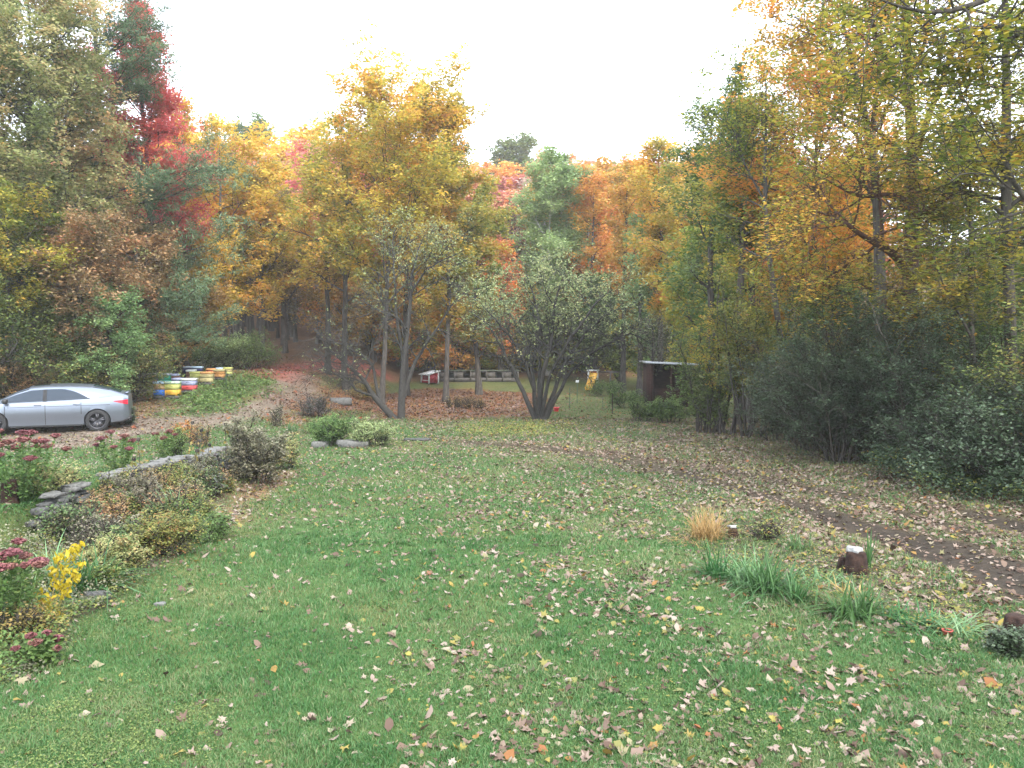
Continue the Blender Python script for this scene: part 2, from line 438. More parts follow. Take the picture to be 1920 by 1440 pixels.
no = n.new('ShaderNodeTexNoise'); no.inputs['Scale'].default_value = 9; no.inputs['Detail'].default_value = 8; no.inputs['Roughness'].default_value = .75
tc = n.new('ShaderNodeTexCoord'); l.new(tc.outputs['Object'], no.inputs[0])
r = ramp(n, [(.45, .45, .45), (1.0, 1.0, 1.0), (1.55, 1.5, 1.45)], [.3, .5, .72]); l.new(no.outputs[0], r.inputs[0])
mx = n.new('ShaderNodeMixRGB'); mx.blend_type = 'MULTIPLY'; mx.inputs[0].default_value = 1
l.new(a.outputs[0], mx.inputs[1]); l.new(r.outputs[0], mx.inputs[2]); l.new(mx.outputs[0], b.inputs['Base Color'])
b.inputs['Roughness'].default_value = .95; b.inputs['Specular IOR Level'].default_value = .1
bp = n.new('ShaderNodeBump'); bp.inputs['Strength'].default_value = .6; bp.inputs['Distance'].default_value = .04
l.new(no.outputs[0], bp.inputs['Height']); l.new(bp.outputs[0], b.inputs['Normal'])
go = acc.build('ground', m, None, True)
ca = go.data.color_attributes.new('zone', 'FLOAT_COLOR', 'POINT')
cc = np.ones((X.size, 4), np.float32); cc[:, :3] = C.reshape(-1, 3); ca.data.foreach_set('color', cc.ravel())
tag(go, 'rough lawn, leaf covered field and wooded hillside', 'ground', kind='structure')
RNG = np.random.default_rng(5)

# ------------------------------------------------------------------ grass (stuff)
def scatter(rng, n, y0, y1, power=2.0, xpad=1.0):
    """random ground points inside the view wedge, denser near the camera"""
    u = rng.random(n)
    if power == 2: y = 1/(1/y0+(1/y1-1/y0)*u)
    elif power == 'even': y = (y0**1.7+(y1**1.7-y0**1.7)*u)**(1/1.7)
    else: y = y0*(y1/y0)**u
    x = rng.uniform(-.64, .64, n)*y*xpad
    return x, y
def grass(name, n, y0, y1, h, wd, mat, seed, keep, label):
    rng = np.random.default_rng(seed)
    x, y = scatter(rng, n, y0, y1)
    k = keep(x, y) > rng.random(n); x = x[k]; y = y[k]; n = len(x)
    z = Hf(x, y)-.004
    s = (y/y0)**.6
    hh = h*rng.uniform(.4, 1.3, n)*(.35+1.5*fnoise(x, y, 1.3, 31)*fnoise(x, y, 6, 36)*1.6)*np.minimum(s, 1.7); ww = wd*rng.uniform(.6, 1.3, n)*s
    az = rng.random(n)*2*PI; az2 = rng.random(n)*2*PI; ln = rng.uniform(.1, 1.1, n)*hh
    sx, sy = np.cos(az)*ww/2, np.sin(az)*ww/2
    dx, dy = np.cos(az2)*ln, np.sin(az2)*ln
    b0 = np.stack([x-sx, y-sy, z], 1); b1 = np.stack([x+sx, y+sy, z], 1)
    m0 = np.stack([x-sx*.7+dx*.35, y-sy*.7+dy*.35, z+hh*.6], 1); m1 = np.stack([x+sx*.7+dx*.35, y+sy*.7+dy*.35, z+hh*.6], 1)
    tp = np.stack([x+dx, y+dy, z+hh*.85], 1)
    V = np.stack([b0, b1, m1, m0, tp], 1)
    i = np.arange(n)[:, None]*5
    v = np.clip(-.12+.75*fnoise(x, y, .8, 33)+.45*fnoise(x, y, 3.5, 34)+.12*sstep((x/y+.2)/.5)+rng.normal(0, .2, n), 0, 1)
    a = Acc(); bse = a.n
    a.add(V, i+np.array([[0, 1, 2, 3]]), v)
    a.f.append(i+np.array([[3, 2, 4]])); a.a.append(v.astype(np.float32)); a.m.append(np.zeros(n, np.int32))
    o = a.build(name, mat); tag(o, label, 'grass', kind='stuff'); return o
GR = leafmat('grass_blade', [(.028, .082, .024), (.052, .138, .038), (.085, .178, .055), (.145, .20, .08), (.25, .23, .12)], .3, .5)
def keepg(x, y):
    w = zones(x, y)
    k = 1-np.clip(w['bed']*.85+w['drive']*.95+w['dirt']*.95+w['litter']*.3+w['mulch']*.8+w['under']+w['orange']*.75+w['brownleft']*.6+w['red']+w['woods']+w['bedR']*.5, 0, 1)
    return k*(.55+.6*fnoise(x, y, .9, 35))
grass('grass', 330000, 4.2, 11, .036, .0055, GR, 41, keepg, 'short green lawn grass in the foreground')
grass('grass', 260000, 10.5, 44, .045, .010, GR, 42, keepg, 'lawn grass stretching back to the field')

# ------------------------------------------------------------------ fallen leaves
def leaf_shape(kind):
    if kind == 0:   # maple, five lobes
        return np.array([(0, -.5), (.10, -.28), (.34, -.36), (.28, -.12), (.5, .08), (.26, .10), (.24, .26), (.10, .18), (0, .5), (-.10, .18), (-.24, .26), (-.26, .10), (-.5, .08), (-.28, -.12), (-.34, -.36), (-.10, -.28)])
    if kind == 1:
        return np.array([(0, -.5), (.2, -.25), (.30, .0), (.18, .3), (0, .5), (-.18, .3), (-.30, .0), (-.2, -.25)])
    return np.array([(0, -.5), (.32, -.2), (.26, .2), (0, .5), (-.26, .2), (-.32, -.2)])
def leaf_verts(rng, kind, curl):
    s = leaf_shape(kind); a, b_ = rng.normal(0, curl, 2); c = rng.normal(0, curl*1.5)
    f_ = lambda x, y: a*2*x*x+b_*1.5*y*y+c*x*y+abs(curl)*.5*np.abs(x)
    V = np.c_[s, f_(s[:, 0], s[:, 1])+rng.normal(0, curl*.12, len(s))]
    return np.vstack([[0, 0, 0], V])
LF_COLS = [(.035, .022, .015), (.085, .052, .036), (.14, .095, .066), (.20, .145, .11), (.29, .235, .19), (.15, .15, .045), (.25, .20, .045), (.20, .08, .03)]
LF = leafmat('fallen_leaf', LF_COLS, .15, .7)
def litter(name, n, dens, y0, y1, size, seed, label, power=2, colf=None, kinds=(0, 1, 2), lift=.004, curl=.35, xpad=1.0):
    rng = np.random.default_rng(seed)
    x, y = scatter(rng, n, y0, y1, power, xpad)
    k = dens(x, y) > rng.random(n); x = x[k]; y = y[k]; n = len(x)
    acc = Acc()
    kk = rng.integers(0, 24, n)
    v = colf(rng, x, y) if colf else np.clip(rng.choice([.08, .2, .3, .45, .58, .72, .85, .97], n, p=[.07, .13, .19, .24, .18, .09, .06, .04])+rng.normal(0, .04, n), 0, 1)
    for j in range(24):
        q = np.where(kk == j)[0]
        if not len(q): continue
        T = leaf_verts(rng, kinds[j % len(kinds)], curl)
        m_ = len(T); sz = size*np.clip(rng.lognormal(0, .38, len(q)), .35, 1.9)
        az = rng.random(len(q))*2*PI; ti = np.clip(rng.normal(0, .35, len(q)), -.9, .9); t2 = np.clip(rng.normal(0, .3, len(q)), -.9, .9)
        vx = T[None, :, 0]*np.cos(az)[:, None]-T[None, :, 1]*np.sin(az)[:, None]
        vy = T[None, :, 0]*np.sin(az)[:, None]+T[None, :, 1]*np.cos(az)[:, None]
        vz = T[None, :, 2]+vx*np.tan(ti)[:, None]*.8+vy*np.tan(t2)[:, None]*.8
        vz = vz-vz.min(1, keepdims=True)*.75
        P = np.stack([vx, vy, vz], -1)*sz[:, None, None]
        P[..., 0] += x[q][:, None]; P[..., 1] += y[q][:, None]; P[..., 2] += (Hf(x[q], y[q])+lift)[:, None]
        i = (np.arange(len(q))*m_)[:, None, None]
        tri = np.array([[0, 1+a, 1+(a+1) % (m_-1)] for a in range(m_-1)])
        acc.add(P, (i+tri[None]).reshape(-1, 3), np.repeat(v[q], m_-1))
    o = acc.build(name, LF); tag(o, label, 'leaf litter', kind='stuff'); return o
def dens_lawn(x, y):
    w = zones(x, y)
    side = sstep((x/np.maximum(y, 1)+.25)/.55)
    d = (.10+.68*side)*(.15+2.2*np.clip(fnoise(x, y, 1.4, 50)-.28, 0, 1))*(.4+1.2*fnoise(x, y, 6, 52))+.17*sstep((y-8)/8)
    d = np.maximum(d, w['litter']*(.5+.8*fnoise(x, y, 1.2, 57))); d = np.maximum(d, w['orange']*.8*(y < 26))
    d = d*(1-w['dirt']*(.8-.22*sstep((y-11)/7)))*(1-.4*w['bed'])
    d = np.maximum(d, w['mulch']*.5)
    return np.clip(d, 0, 1)
litter('fallen_leaves', 230000, dens_lawn, 4.2, 31, .056, 61, 'dry tan and yellow leaves scattered over the lawn and path', power='even')
def colo(rng, x, y):
    return np.clip(rng.choice([.2, .32, .42, .97, 1.0], len(x), p=[.2, .25, .2, .2, .15])+rng.normal(0, .03, len(x)), 0, 1)
def dens_or(x, y):
    w = zones(x, y); return np.clip(w['orange']*.95+w['brownleft']*.5+.10*(y > 26)*(1-w['drive'])+w['red']*.4+w['drive']*.15, 0, 1)
litter('fallen_leaves', 150000, dens_or, 22, 52, .085, 63, 'orange brown leaves carpeting the field under the trees', colf=colo, kinds=(2, 1), power='even')
# the nearest fallen leaves, one object each
leafcols = [('pale tan', .5), ('light brown', .36), ('yellow', .82), ('dark brown', .12), ('orange red', .99), ('cream', .6)]
lpro = []
for ci, (cn, cv) in enumerate(leafcols):
    for j in range(5):
        rng = np.random.default_rng(700+ci*10+j)
        T = leaf_verts(rng, (0, 0, 1, 0, 2)[j], .55); m_ = len(T)
        T[:, 2] -= T[:, 2].min()
        a = Acc(); a.add(T, [[0, 1+q, 1+(q+1) % (m_-1)] for q in range(m_-1)], np.clip(cv+rng.normal(0, .02, m_-1), 0, 1))
        o = a.build('fallen_leaf', LF); tag(o, '%s fallen leaf lying curled on the near lawn' % cn, 'leaf', '%s fallen leaves on the near lawn' % cn)
        lpro.append([ci, o, False])
rng = np.random.default_rng(71); cnt = 0
pw = np.array([.27, .22, .15, .1, .06, .2])
while cnt < 298:
    xx, yy = scatter(rng, 1, 4.35, 7.0); xx = float(xx[0]); yy = float(yy[0])
    side = float(sstep((xx/yy+.45)/.8))
    if rng.random() > .15+.85*side: continue
    ci = int(rng.choice(6, p=pw)); c_ = [p for p in lpro if p[0] == ci]; p = c_[rng.integers(0, len(c_))]
    if p[2]: o = p[1].copy(); COL.objects.link(o)
    else: o = p[1]; p[2] = True
    pl_ = 'at the bottom left' if xx/yy < -.3 else 'left of centre' if xx/yy < -.05 else 'right of centre' if xx/yy < .25 else 'at the bottom right'
    far_ = 'close to the camera' if yy < 5.3 else 'a little way back'
    o['label'] = '%s fallen leaf on the grass %s, %s' % (leafcols[ci][0], pl_, far_)
    o['group'] = '%s leaves on the grass %s, %s' % (leafcols[ci][0], pl_, far_)
    s = float(rng.uniform(.035, .08)); o.scale = (s, s, s)
    o.location = (xx, yy, H(xx, yy)+.012); o.rotation_euler = (float(rng.normal(0, .25)), float(rng.normal(0, .25)), float(rng.random()*6.28)); cnt += 1
for p in lpro:
    if not p[2]: bpy.data.objects.remove(p[1])

# ================================================================== TREES
M = {}
M['hill'] = leafmat('hill_foliage', [(.55, .5, .55), (.85, .8, .8), (1.05, 1.05, .95), (1.3, 1.35, 1.1)], .3, .7, objcol=True, hv=.012)
M['gold'] = leafmat('gold_maple_leaf', [(.22, .24, .05), (.40, .36, .06), (.58, .44, .07), (.68, .44, .08), (.68, .33, .07)], .5)
M['goldolive'] = leafmat('golden_olive_leaf', [(.13, .19, .05), (.25, .28, .06), (.42, .37, .07), (.56, .43, .07), (.62, .36, .07)], .45)
M['yolive'] = leafmat('yellow_green_maple_leaf', [(.10, .15, .03), (.20, .24, .045), (.35, .34, .06), (.50, .40, .06), (.60, .32, .06)], .52)
M['orange'] = leafmat('orange_maple_leaf', [(.32, .26, .07), (.56, .34, .07), (.70, .31, .06), (.74, .27, .08), (.62, .17, .06)], .5)
M['amber'] = leafmat('amber_leaf', [(.26, .19, .05), (.42, .29, .06), (.58, .36, .07), (.64, .32, .07), (.58, .22, .06)], .4)
M['red'] = leafmat('red_maple_leaf', [(.34, .12, .08), (.50, .09, .10), (.60, .10, .13), (.68, .20, .20)], .5)
M['pink'] = leafmat('faded_pink_leaf', [(.45, .30, .20), (.58, .30, .20), (.66, .24, .20), (.70, .22, .20)], .4)
M['shade'] = leafmat('shaded_maple_leaf', [(.07, .10, .02), (.14, .16, .03), (.25, .23, .035), (.38, .28, .04), (.38, .18, .04)], .52)  # darker copy of the yellow green leaves, canopy shade put into the colour
M['oak'] = leafmat('oak_leaf', [(.13, .17, .06), (.22, .27, .10), (.32, .33, .13), (.42, .37, .17), (.46, .29, .13)], .45, hv=.008)
M['russet'] = leafmat('russet_leaf', [(.13, .13, .05), (.22, .17, .08), (.33, .22, .11), (.38, .22, .09), (.40, .17, .09)], .35, hv=.008)
M['brown'] = leafmat('brown_gold_leaf', [(.12, .10, .04), (.21, .17, .06), (.31, .24, .08), (.40, .27, .09)], .4)
M['dkgreen'] = leafmat('dark_green_leaf', [(.022, .04, .02), (.035, .06, .028), (.05, .085, .04), (.08, .12, .065), (.12, .16, .10)], .25, .45, spec=.4)
M['midgreen'] = leafmat('mid_green_leaf', [(.05, .09, .025), (.09, .15, .04), (.14, .21, .06), (.20, .26, .08)], .4)
M['palegreen'] = leafmat('pale_green_leaf', [(.15, .23, .09), (.22, .33, .13), (.30, .42, .17), (.40, .50, .22)], .5)
M['apple'] = leafmat('apple_leaf', [(.13, .19, .08), (.21, .29, .12), (.30, .38, .16), (.40, .46, .22), (.48, .50, .22)], .45)
M['thicket'] = leafmat('thicket_leaf', [(.06, .09, .03), (.11, .15, .045), (.18, .22, .06), (.28, .27, .07), (.34, .19, .07)], .4)
M['needle'] = leafmat('pine_needle', [(.05, .09, .045), (.08, .14, .07), (.12, .19, .09), (.17, .24, .12)], .2, .6)
M['greytan'] = leafmat('grey_tan_leaf', [(.07, .07, .04), (.12, .12, .07), (.17, .16, .10), (.26, .23, .16), (.12, .15, .07)], .25)
M['purple'] = leafmat('grey_purple_leaf', [(.05, .06, .05), (.10, .12, .10), (.18, .17, .16), (.22, .15, .15)], .25)

# ---- hillside: a few crown shapes, copied with a colour for each kind
kinds_hill = {
 'orange': ('orange_maple', 'orange autumn maple in the hazy woods up the hillside', (.70, .33, .09), 26),
 'amber': ('amber_tree', 'amber yellow tree in the hazy woods up the hillside', (.66, .46, .12), 18),
 'rust': ('rust_red_tree', 'rust red tree in the hazy woods up the hillside', (.66, .29, .20), 20),
 'olive': ('olive_tree', 'olive green tree in the hazy woods up the hillside', (.36, .36, .13), 12),
 'grey': ('thinning_tree', 'thin grey brown half bare tree in the hazy woods up the hillside', (.44, .33, .27), 12),
 'green': ('dark_green_tree', 'round dark green tree in the hazy woods up the hillside', (.15, .24, .13), 6)}
protoH = []
for j in range(6):
    t = make_tree('hill_tree', 'x', 'tree', (0, 0, -500), 12.5, 900+j, (BARK_GREY, M['hill']), r0=.17, cb=(.30, .25, .4, .3, .35, .28)[j], R0=(3.4, 3.8, 3.0, 3.6, 3.2, 4.0)[j],
                  leafn=6500, ls=.36, spread=.42, n1=16, n2=6, n3=0, detail=False, sides=5, vj=.16, huej=.1, env=('round', 'round', 'vase', 'round', 'column', 'round')[j], twig_r=.012)
    protoH.append(t)
rng = np.random.default_rng(88)
used = set()
def hill_copy(j, kind, loc, s, rz, label=None, group=None, col=None, nm=None):
    nm_, lb, c, _ = kinds_hill[kind]
    o = copy_tree(protoH[j], loc, rz, s, label or lb, group or ('%s trees on the hillside' % lb.split(' tree')[0].split(' autumn')[0]), nm or nm_)
    cj = np.array(col or c)*rng.uniform(.85, 1.15)*np.array([rng.uniform(.93, 1.07), rng.uniform(.9, 1.1), 1])
    for ch in o.children:
        ch.color = (*[float(q) for q in cj], 1)
        if ch.name.startswith('crown'): ch.name = 'crown'
        else: ch.name = 'trunk'
    return o
kl = list(kinds_hill); kp = np.array([kinds_hill[k][3] for k in kl], float); kp /= kp.sum()
yy = 63.0
while yy < 182:
    sp = 5.6+ (yy-63)*.032
    nx = int((.30+.66)*yy*1.0/sp)
    for i in range(nx+1):
        a = -.64+(i+.5*rng.random())/max(nx, 1)*1.0
        x = a*yy+rng.normal(0, .8); y_ = yy+rng.normal(0, 1.6)
        # along the drive and left the woods start farther back or nearer
        if a < -.2 and yy < 66: continue
        k = kl[int(rng.choice(len(kl), p=kp))]
        # patches of one colour, as woods have
        pn = float(fnoise(x, y_, .045, 91))
        if pn > .60 and rng.random() < .55: k = 'rust' if rng.random() < .5 else 'orange'
        if pn < .36 and rng.random() < .5: k = 'amber'
        if a > .1 and rng.random() < .35: k = 'rust'
        hgt = float(rng.uniform(.88, 1.2))*(1.1 if yy > 110 else 1)
        uu = 960+FPX*x/y_
        pl_ = 'left of the gold maples' if uu < 600 else 'behind the gold maples' if uu < 920 else 'behind the poplar' if uu < 1110 else 'above the roofed shed' if uu < 1320 else 'behind the right woods'
        far_ = 'low on the hillside' if yy < 90 else 'halfway up the hillside' if yy < 130 else 'near the hill crest'
        nmk = kinds_hill[k][1].split(' tree')[0].split(' autumn')[0]
        hill_copy(int(rng.integers(0, 6)), k, (x, y_, H(x, y_)-.2), (hgt*float(rng.uniform(.95, 1.2)),)*2+(hgt,), float(rng.random()*6.28),
                  '%s tree %s, %s' % (nmk, far_, pl_), '%s trees %s, %s' % (nmk, far_, pl_))
    yy += sp*.92
# two dark crowns on the skyline
pt = None
for t in protoH:
    for ch in list(t.children): bpy.data.objects.remove(ch)
    bpy.data.objects.remove(t)

# ---- woods seen one by one
def TR(u, Yd, vtop, name, label, mat, seed, R0=3, bark=BARK_GREY, **k):
    b0 = base(u, Yd); Ht = topz(vtop, Yd)-b0.z
    cat = k.pop('cat', 'tree'); 
    return make_tree(name, label, cat, b0, Ht*.97, seed, (bark, M[mat]), R0=R0, **k)
TR(485, 112, 240, 'dark_green_tree', 'dark green round crown on the skyline left of the big gold maple', 'midgreen', 520, 3.6, cb=.5, leafn=9000, ls=.42, spread=.5)
TR(968, 125, 268, 'dark_green_tree', 'dark green round crown on the skyline right of the big gold maple', 'midgreen', 521, 4.2, cb=.5, leafn=10000, ls=.45, spread=.5)
# middle: the big gold maple and its neighbours
TR(714, 38.5, 190, 'gold_maple', 'tallest golden maple, behind the left apple tree, top high above the skyline', 'gold', 11, 4.3, r0=.12, lean=(.9, 0), cb=.3, leafn=40000, ls=.15, spread=.24, n1=36, n2=9, env='round', ang1=(30, 60), huej=.14)
TR(835, 41, 205, 'gold_maple', 'gold and olive maple with greener right side, right of the tallest maple', 'goldolive', 12, 3.0, r0=.12, cb=.22, leafn=26000, ls=.16, spread=.26, n1=28, n2=8, env='vase', ang1=(25, 60), huej=.14)
TR(650, 42, 235, 'olive_maple', 'olive gold maple against the left side of the tallest maple', 'goldolive', 13, 2.9, cb=.35, leafn=17000, ls=.16, spread=.28, n1=24, n2=8)
TR(898, 47, 330, 'yellow_green_tree', 'yellow green tree low on the right flank of the gold maples', 'yolive', 14, 2.2, cb=.15, leafn=15000, ls=.18, spread=.28, n1=22)
TR(762, 46, 230, 'orange_maple', 'orange maple showing between the two gold maple trunks', 'amber', 15, 2.6, cb=.3, leafn=13000, ls=.18, spread=.3)
TR(690, 58, 262, 'red_maple', 'red maple glowing through the gold maple from behind', 'red', 16, 3.0, cb=.35, leafn=7000, ls=.22, spread=.35)
TR(598, 57, 285, 'pink_maple', 'faded pink red maple with bare grey stems beside the gold maple', 'pink', 17, 2.6, cb=.4, leafn=8500, ls=.2, spread=.35, env='vase', ang1=(20, 45))
TR(545, 62, 320, 'pink_maple', 'pinkish orange maple at the head of the drive', 'pink', 18, 3.0, cb=.35, leafn=10000, ls=.22, spread=.35)
TR(614, 45, 330, 'amber_tree', 'slim amber tree whose dark trunk stands beside the head of the drive', 'amber', 19, 2.0, cb=.4, leafn=9000, ls=.17, spread=.28, r0=.16, bark=BARK_DARK)
TR(420, 47, 262, 'orange_maple', 'large orange gold maple above the bee hives, left of the drive', 'gold', 20, 3.7, cb=.18, leafn=24000, ls=.18, spread=.3, n1=26, n2=8, huej=.1, hueh=lambda p, h, r: h+.12)
TR(492, 50, 330, 'gold_tree', 'broad golden yellow tree over the row of dark trunks', 'gold', 21, 3.0, cb=.2, leafn=20000, ls=.18, spread=.3, n1=26)
TR(380, 52, 250, 'orange_maple', 'orange maple rising behind the red maple on the left skyline', 'orange', 22, 3.0, cb=.3, leafn=12000, ls=.2, spread=.3)
TR(352, 50, 178, 'yellow_tree', 'slender pale yellow tree poking up beside the red maple', 'gold', 23, 1.3, cb=.6, leafn=5000, ls=.15, spread=.25, ang1=(20, 40))
TR(535, 53, 440, 'brown_gold_tree', 'brown gold low tree shading the woods floor by the drive', 'brown', 24, 3.4, cb=.22, leafn=15000, ls=.18, spread=.3, env='round')
TR(448, 52, 470, 'brown_gold_tree', 'brown olive tree with drooping boughs above the dark trunk row', 'brown', 25, 3.0, cb=.3, leafn=13000, ls=.18, spread=.3)
TR(1028, 58, 290, 'green_poplar', 'pale green poplar with white trunk standing behind the right apple tree', 'palegreen', 26, 2.5, bark=BARK_PALE, cb=.3, leafn=34000, ls=.18, spread=.36, n1=34, env='round', ang1=(35, 65), vj=.25)
TR(1070, 60, 390, 'green_tree', 'small blue green tree at the foot of the pale poplar', 'palegreen', 27, 1.8, cb=.1, leafn=8000, ls=.18, spread=.3)
TR(960, 61, 385, 'bare_tree', 'half bare grey twiggy tree left of the pale poplar', 'greytan', 28, 1.6, cb=.3, leafn=2500, ls=.16, spread=.3, n1=26, ang1=(20, 45))
TR(938, 56, 455, 'orange_tree', 'low bright orange tree left of the pale poplar', 'orange', 29, 1.7, cb=.15, leafn=9000, ls=.17, spread=.25)
TR(1108, 57, 330, 'rust_tree', 'rusty orange tree right of the pale poplar', 'amber', 30, 2.6, cb=.3, leafn=10000, ls=.2, spread=.3, hueh=lambda p, h, r: h+.2)
TR(1168, 50, 300, 'amber_tree', 'thin amber tree with upright bare stems, right of the pale poplar', 'amber', 31, 2.3, cb=.3, leafn=8500, ls=.17, spread=.3, env='vase', ang1=(18, 40))
TR(1236, 46, 268, 'yellow_tree', 'yellow orange tree with forked grey trunk above the roofed shed', 'gold', 32, 2.7, cb=.25, leafn=14000, ls=.17, spread=.3, env='vase', ang1=(18, 42), n1=26)
TR(1200, 48, 395, 'green_tree', 'small round pale green tree low behind the shed', 'palegreen', 33, 1.2, cb=.2, leafn=5000, ls=.16, spread=.25)
TR(1290, 42, 300, 'amber_tree', 'yellow olive tree behind the shed roof', 'yolive', 34, 2.4, cb=.2, leafn=12000, ls=.17, spread=.3)
TR(1222, 37, 600, 'small_tree', 'small dark forked tree left behind the roofed shed', 'greytan', 35, 1.1, cb=.35, leafn=1800, ls=.09, spread=.15, r0=.06, bark=BARK_DARK)
for i_, (u_, Y_, v_, mt_, lb_) in enumerate(((655, 54, 540, 'amber', 'amber brown bushy tree at the field edge left of the duck house'), (700, 56, 520, 'goldolive', 'brown gold bushy tree behind the left apple trunk'),
    (760, 57, 545, 'amber', 'amber bushy tree behind the duck house'), (805, 58, 540, 'goldolive', 'green gold bushy tree right of the duck house'), (860, 57, 570, 'amber', 'low amber tree behind the tall post'),
    (905, 58, 560, 'yolive', 'yellow olive bushy tree behind the grey pen'), (955, 58, 540, 'yolive', 'yellow tan bushy tree behind the right apple stems'), (1000, 59, 550, 'midgreen', 'mid green bushy tree behind the right apple tree'),
    (1060, 57, 560, 'thicket', 'green bushy tree behind the playset'), (1115, 56, 535, 'midgreen', 'green bushy tree above the swing beam'), (1165, 54, 540, 'midgreen', 'mid green bushy tree left of the shed roof'),
    (1215, 52, 520, 'yolive', 'olive bushy tree just above the shed roof'), (1270, 48, 500, 'midgreen', 'green bushy tree at the shed right end'), (600, 60, 500, 'amber', 'amber bushy tree at the head of the drive'), (560, 66, 450, 'pink', 'pinkish tree deep behind the head of the drive'))):
    TR(u_, Y_, v_, 'edge_tree', lb_, mt_, 500+i_, 2.3, cb=.04, leafn=9000, ls=.19, spread=.32, n1=20)
# right: woods closing in
TR(1335, 32, 192, 'green_ash', 'thin green tree topping the right woods left of the tallest spire', 'midgreen', 40, 1.5, cb=.35, leafn=8000, ls=.13, spread=.22)
TR(1388, 28, 92, 'green_ash', 'tall narrow green tree spiring above the right woods', 'midgreen', 41, 1.15, cb=.45, leafn=8500, ls=.11, spread=.2, env='column', ang1=(25, 50))
TR(1412, 29, 190, 'olive_tree', 'olive orange tree behind the slim curved trunk', 'yolive', 42, 1.6, cb=.2, leafn=15000, ls=.13, spread=.25, hueh=lambda p, h, r: h+.15)
TR(1525, 27.5, 140, 'orange_maple', 'orange maple against the white sky right of the spire tree', 'orange', 43, 3.1, cb=.3, leafn=26000, ls=.13, spread=.25, n1=26)
TR(1500, 33, 330, 'gold_maple', 'golden maple low in the right woods behind the curved trunk', 'gold', 44, 3.0, cb=.12, leafn=15000, ls=.16, spread=.3)
TR(1400, 34, 380, 'green_tree', 'mid green tree filling the woods behind the thicket', 'midgreen', 45, 2.6, cb=.05, leafn=14000, ls=.15, spread=.3)
TR(1330, 38, 420, 'yellow_green_tree', 'yellow green tree behind the shed and thicket', 'yolive', 46, 2.3, cb=.05, leafn=12000, ls=.16, spread=.3)
TR(1640, 31, 330, 'yellow_green_tree', 'yellow green tree deep in the right woods behind the big maple trunk', 'yolive', 47, 3.2, cb=.05, leafn=15000, ls=.16, spread=.3)
TR(1780, 30, 300, 'yellow_green_tree', 'olive yellow tree deep in the right woods, right of the big trunk', 'yolive', 48, 3.2, cb=.05, leafn=15000, ls=.16, spread=.3)
TR(1900, 28, 250, 'green_tree', 'green tree deep in the woods at the right edge', 'thicket', 49, 3.0, cb=.05, leafn=15000, ls=.15, spread=.3)
TR(2010, 22, 150, 'green_tree', 'shaded green tree just past the right edge', 'thicket', 50, 3.0, cb=.05, leafn=12000, ls=.13, spread=.3)
TR(1560, 25, 560, 'green_bush', 'green bushy growth behind the dark honeysuckle', 'midgreen', 51, 1.6, cb=.0, leafn=8000, ls=.11, spread=.2, cat='bush')
TR(1850, 22, 520, 'green_bush', 'bright green sapling clump lit behind the right thicket', 'midgreen', 52, 1.8, cb=.0, leafn=9000, ls=.1, spread=.2, cat='bush')

def PX(o, pts, Yb, rad):
    """stem polyline from picture points with depths, relative to the tree's base"""
    P = [at(u, v, Yd)-Vector(o) for u, v, Yd in pts]
    return ([tuple(p) for p in P], rad)
# slim curved tree
o = base(1476, 24.4)
make_tree('slim_tree', 'slim tree with a curved bare lower trunk left of the dark honeysuckle bush', 'tree', o, 1, 60, (BARK_GREY, M['yolive']),
    stems=[PX(o, [(1478, 760, 24.4), (1470, 670, 24.4), (1452, 560, 24.4), (1438, 450, 24.4), (1434, 380, 24.4), (1432, 300, 24.4), (1440, 200, 24.4), (1436, 150, 24.4)], 20, [.11, .095, .085, .07, .06, .05, .03, .015]),
           PX(o, [(1434, 380, 24.4), (1420, 350, 24.6), (1395, 310, 24.9), (1380, 250, 25.0), (1360, 220, 25.1)], 20, [.04, .035, .03, .02, .01])],
    R0=1.5, n1=20, n2=7, n3=5, cb=.3, tr1=(.32, .98), leafn=9000, ls=.085, spread=.17, env='flat', ang1=(45, 80), up1=.03, h0=.3)
# tall thin-crowned tree with orange tips
o = base(1655, 23)
make_tree('orange_tipped_tree', 'tall open tree with long grey limbs and thin orange leaves against the sky', 'tree', o, 1, 61, (BARK_GREY, M['orange']),
    stems=[PX(o, [(1655, 740, 23), (1650, 560, 23), (1648, 400, 23), (1640, 300, 23), (1628, 220, 23), (1600, 130, 23), (1580, 60, 23), (1570, -20, 23)], 23, [.2, .17, .14, .12, .1, .07, .04, .02]),
           PX(o, [(1636, 270, 23), (1640, 190, 23.3), (1655, 110, 23.6), (1650, 30, 23.8), (1660, -60, 24)], 23, [.08, .065, .05, .03, .015]),
           PX(o, [(1620, 200, 23), (1580, 130, 22.6), (1550, 90, 22.4), (1520, 60, 22.2), (1490, 30, 22)], 23, [.06, .05, .04, .03, .012])],
    R0=2.0, n1=15, n2=7, n3=5, cb=.3, tr1=(.4, .98), leafn=12000, ls=.10, spread=.18, env='flat', ang1=(30, 60), h0=.55, huej=.15)
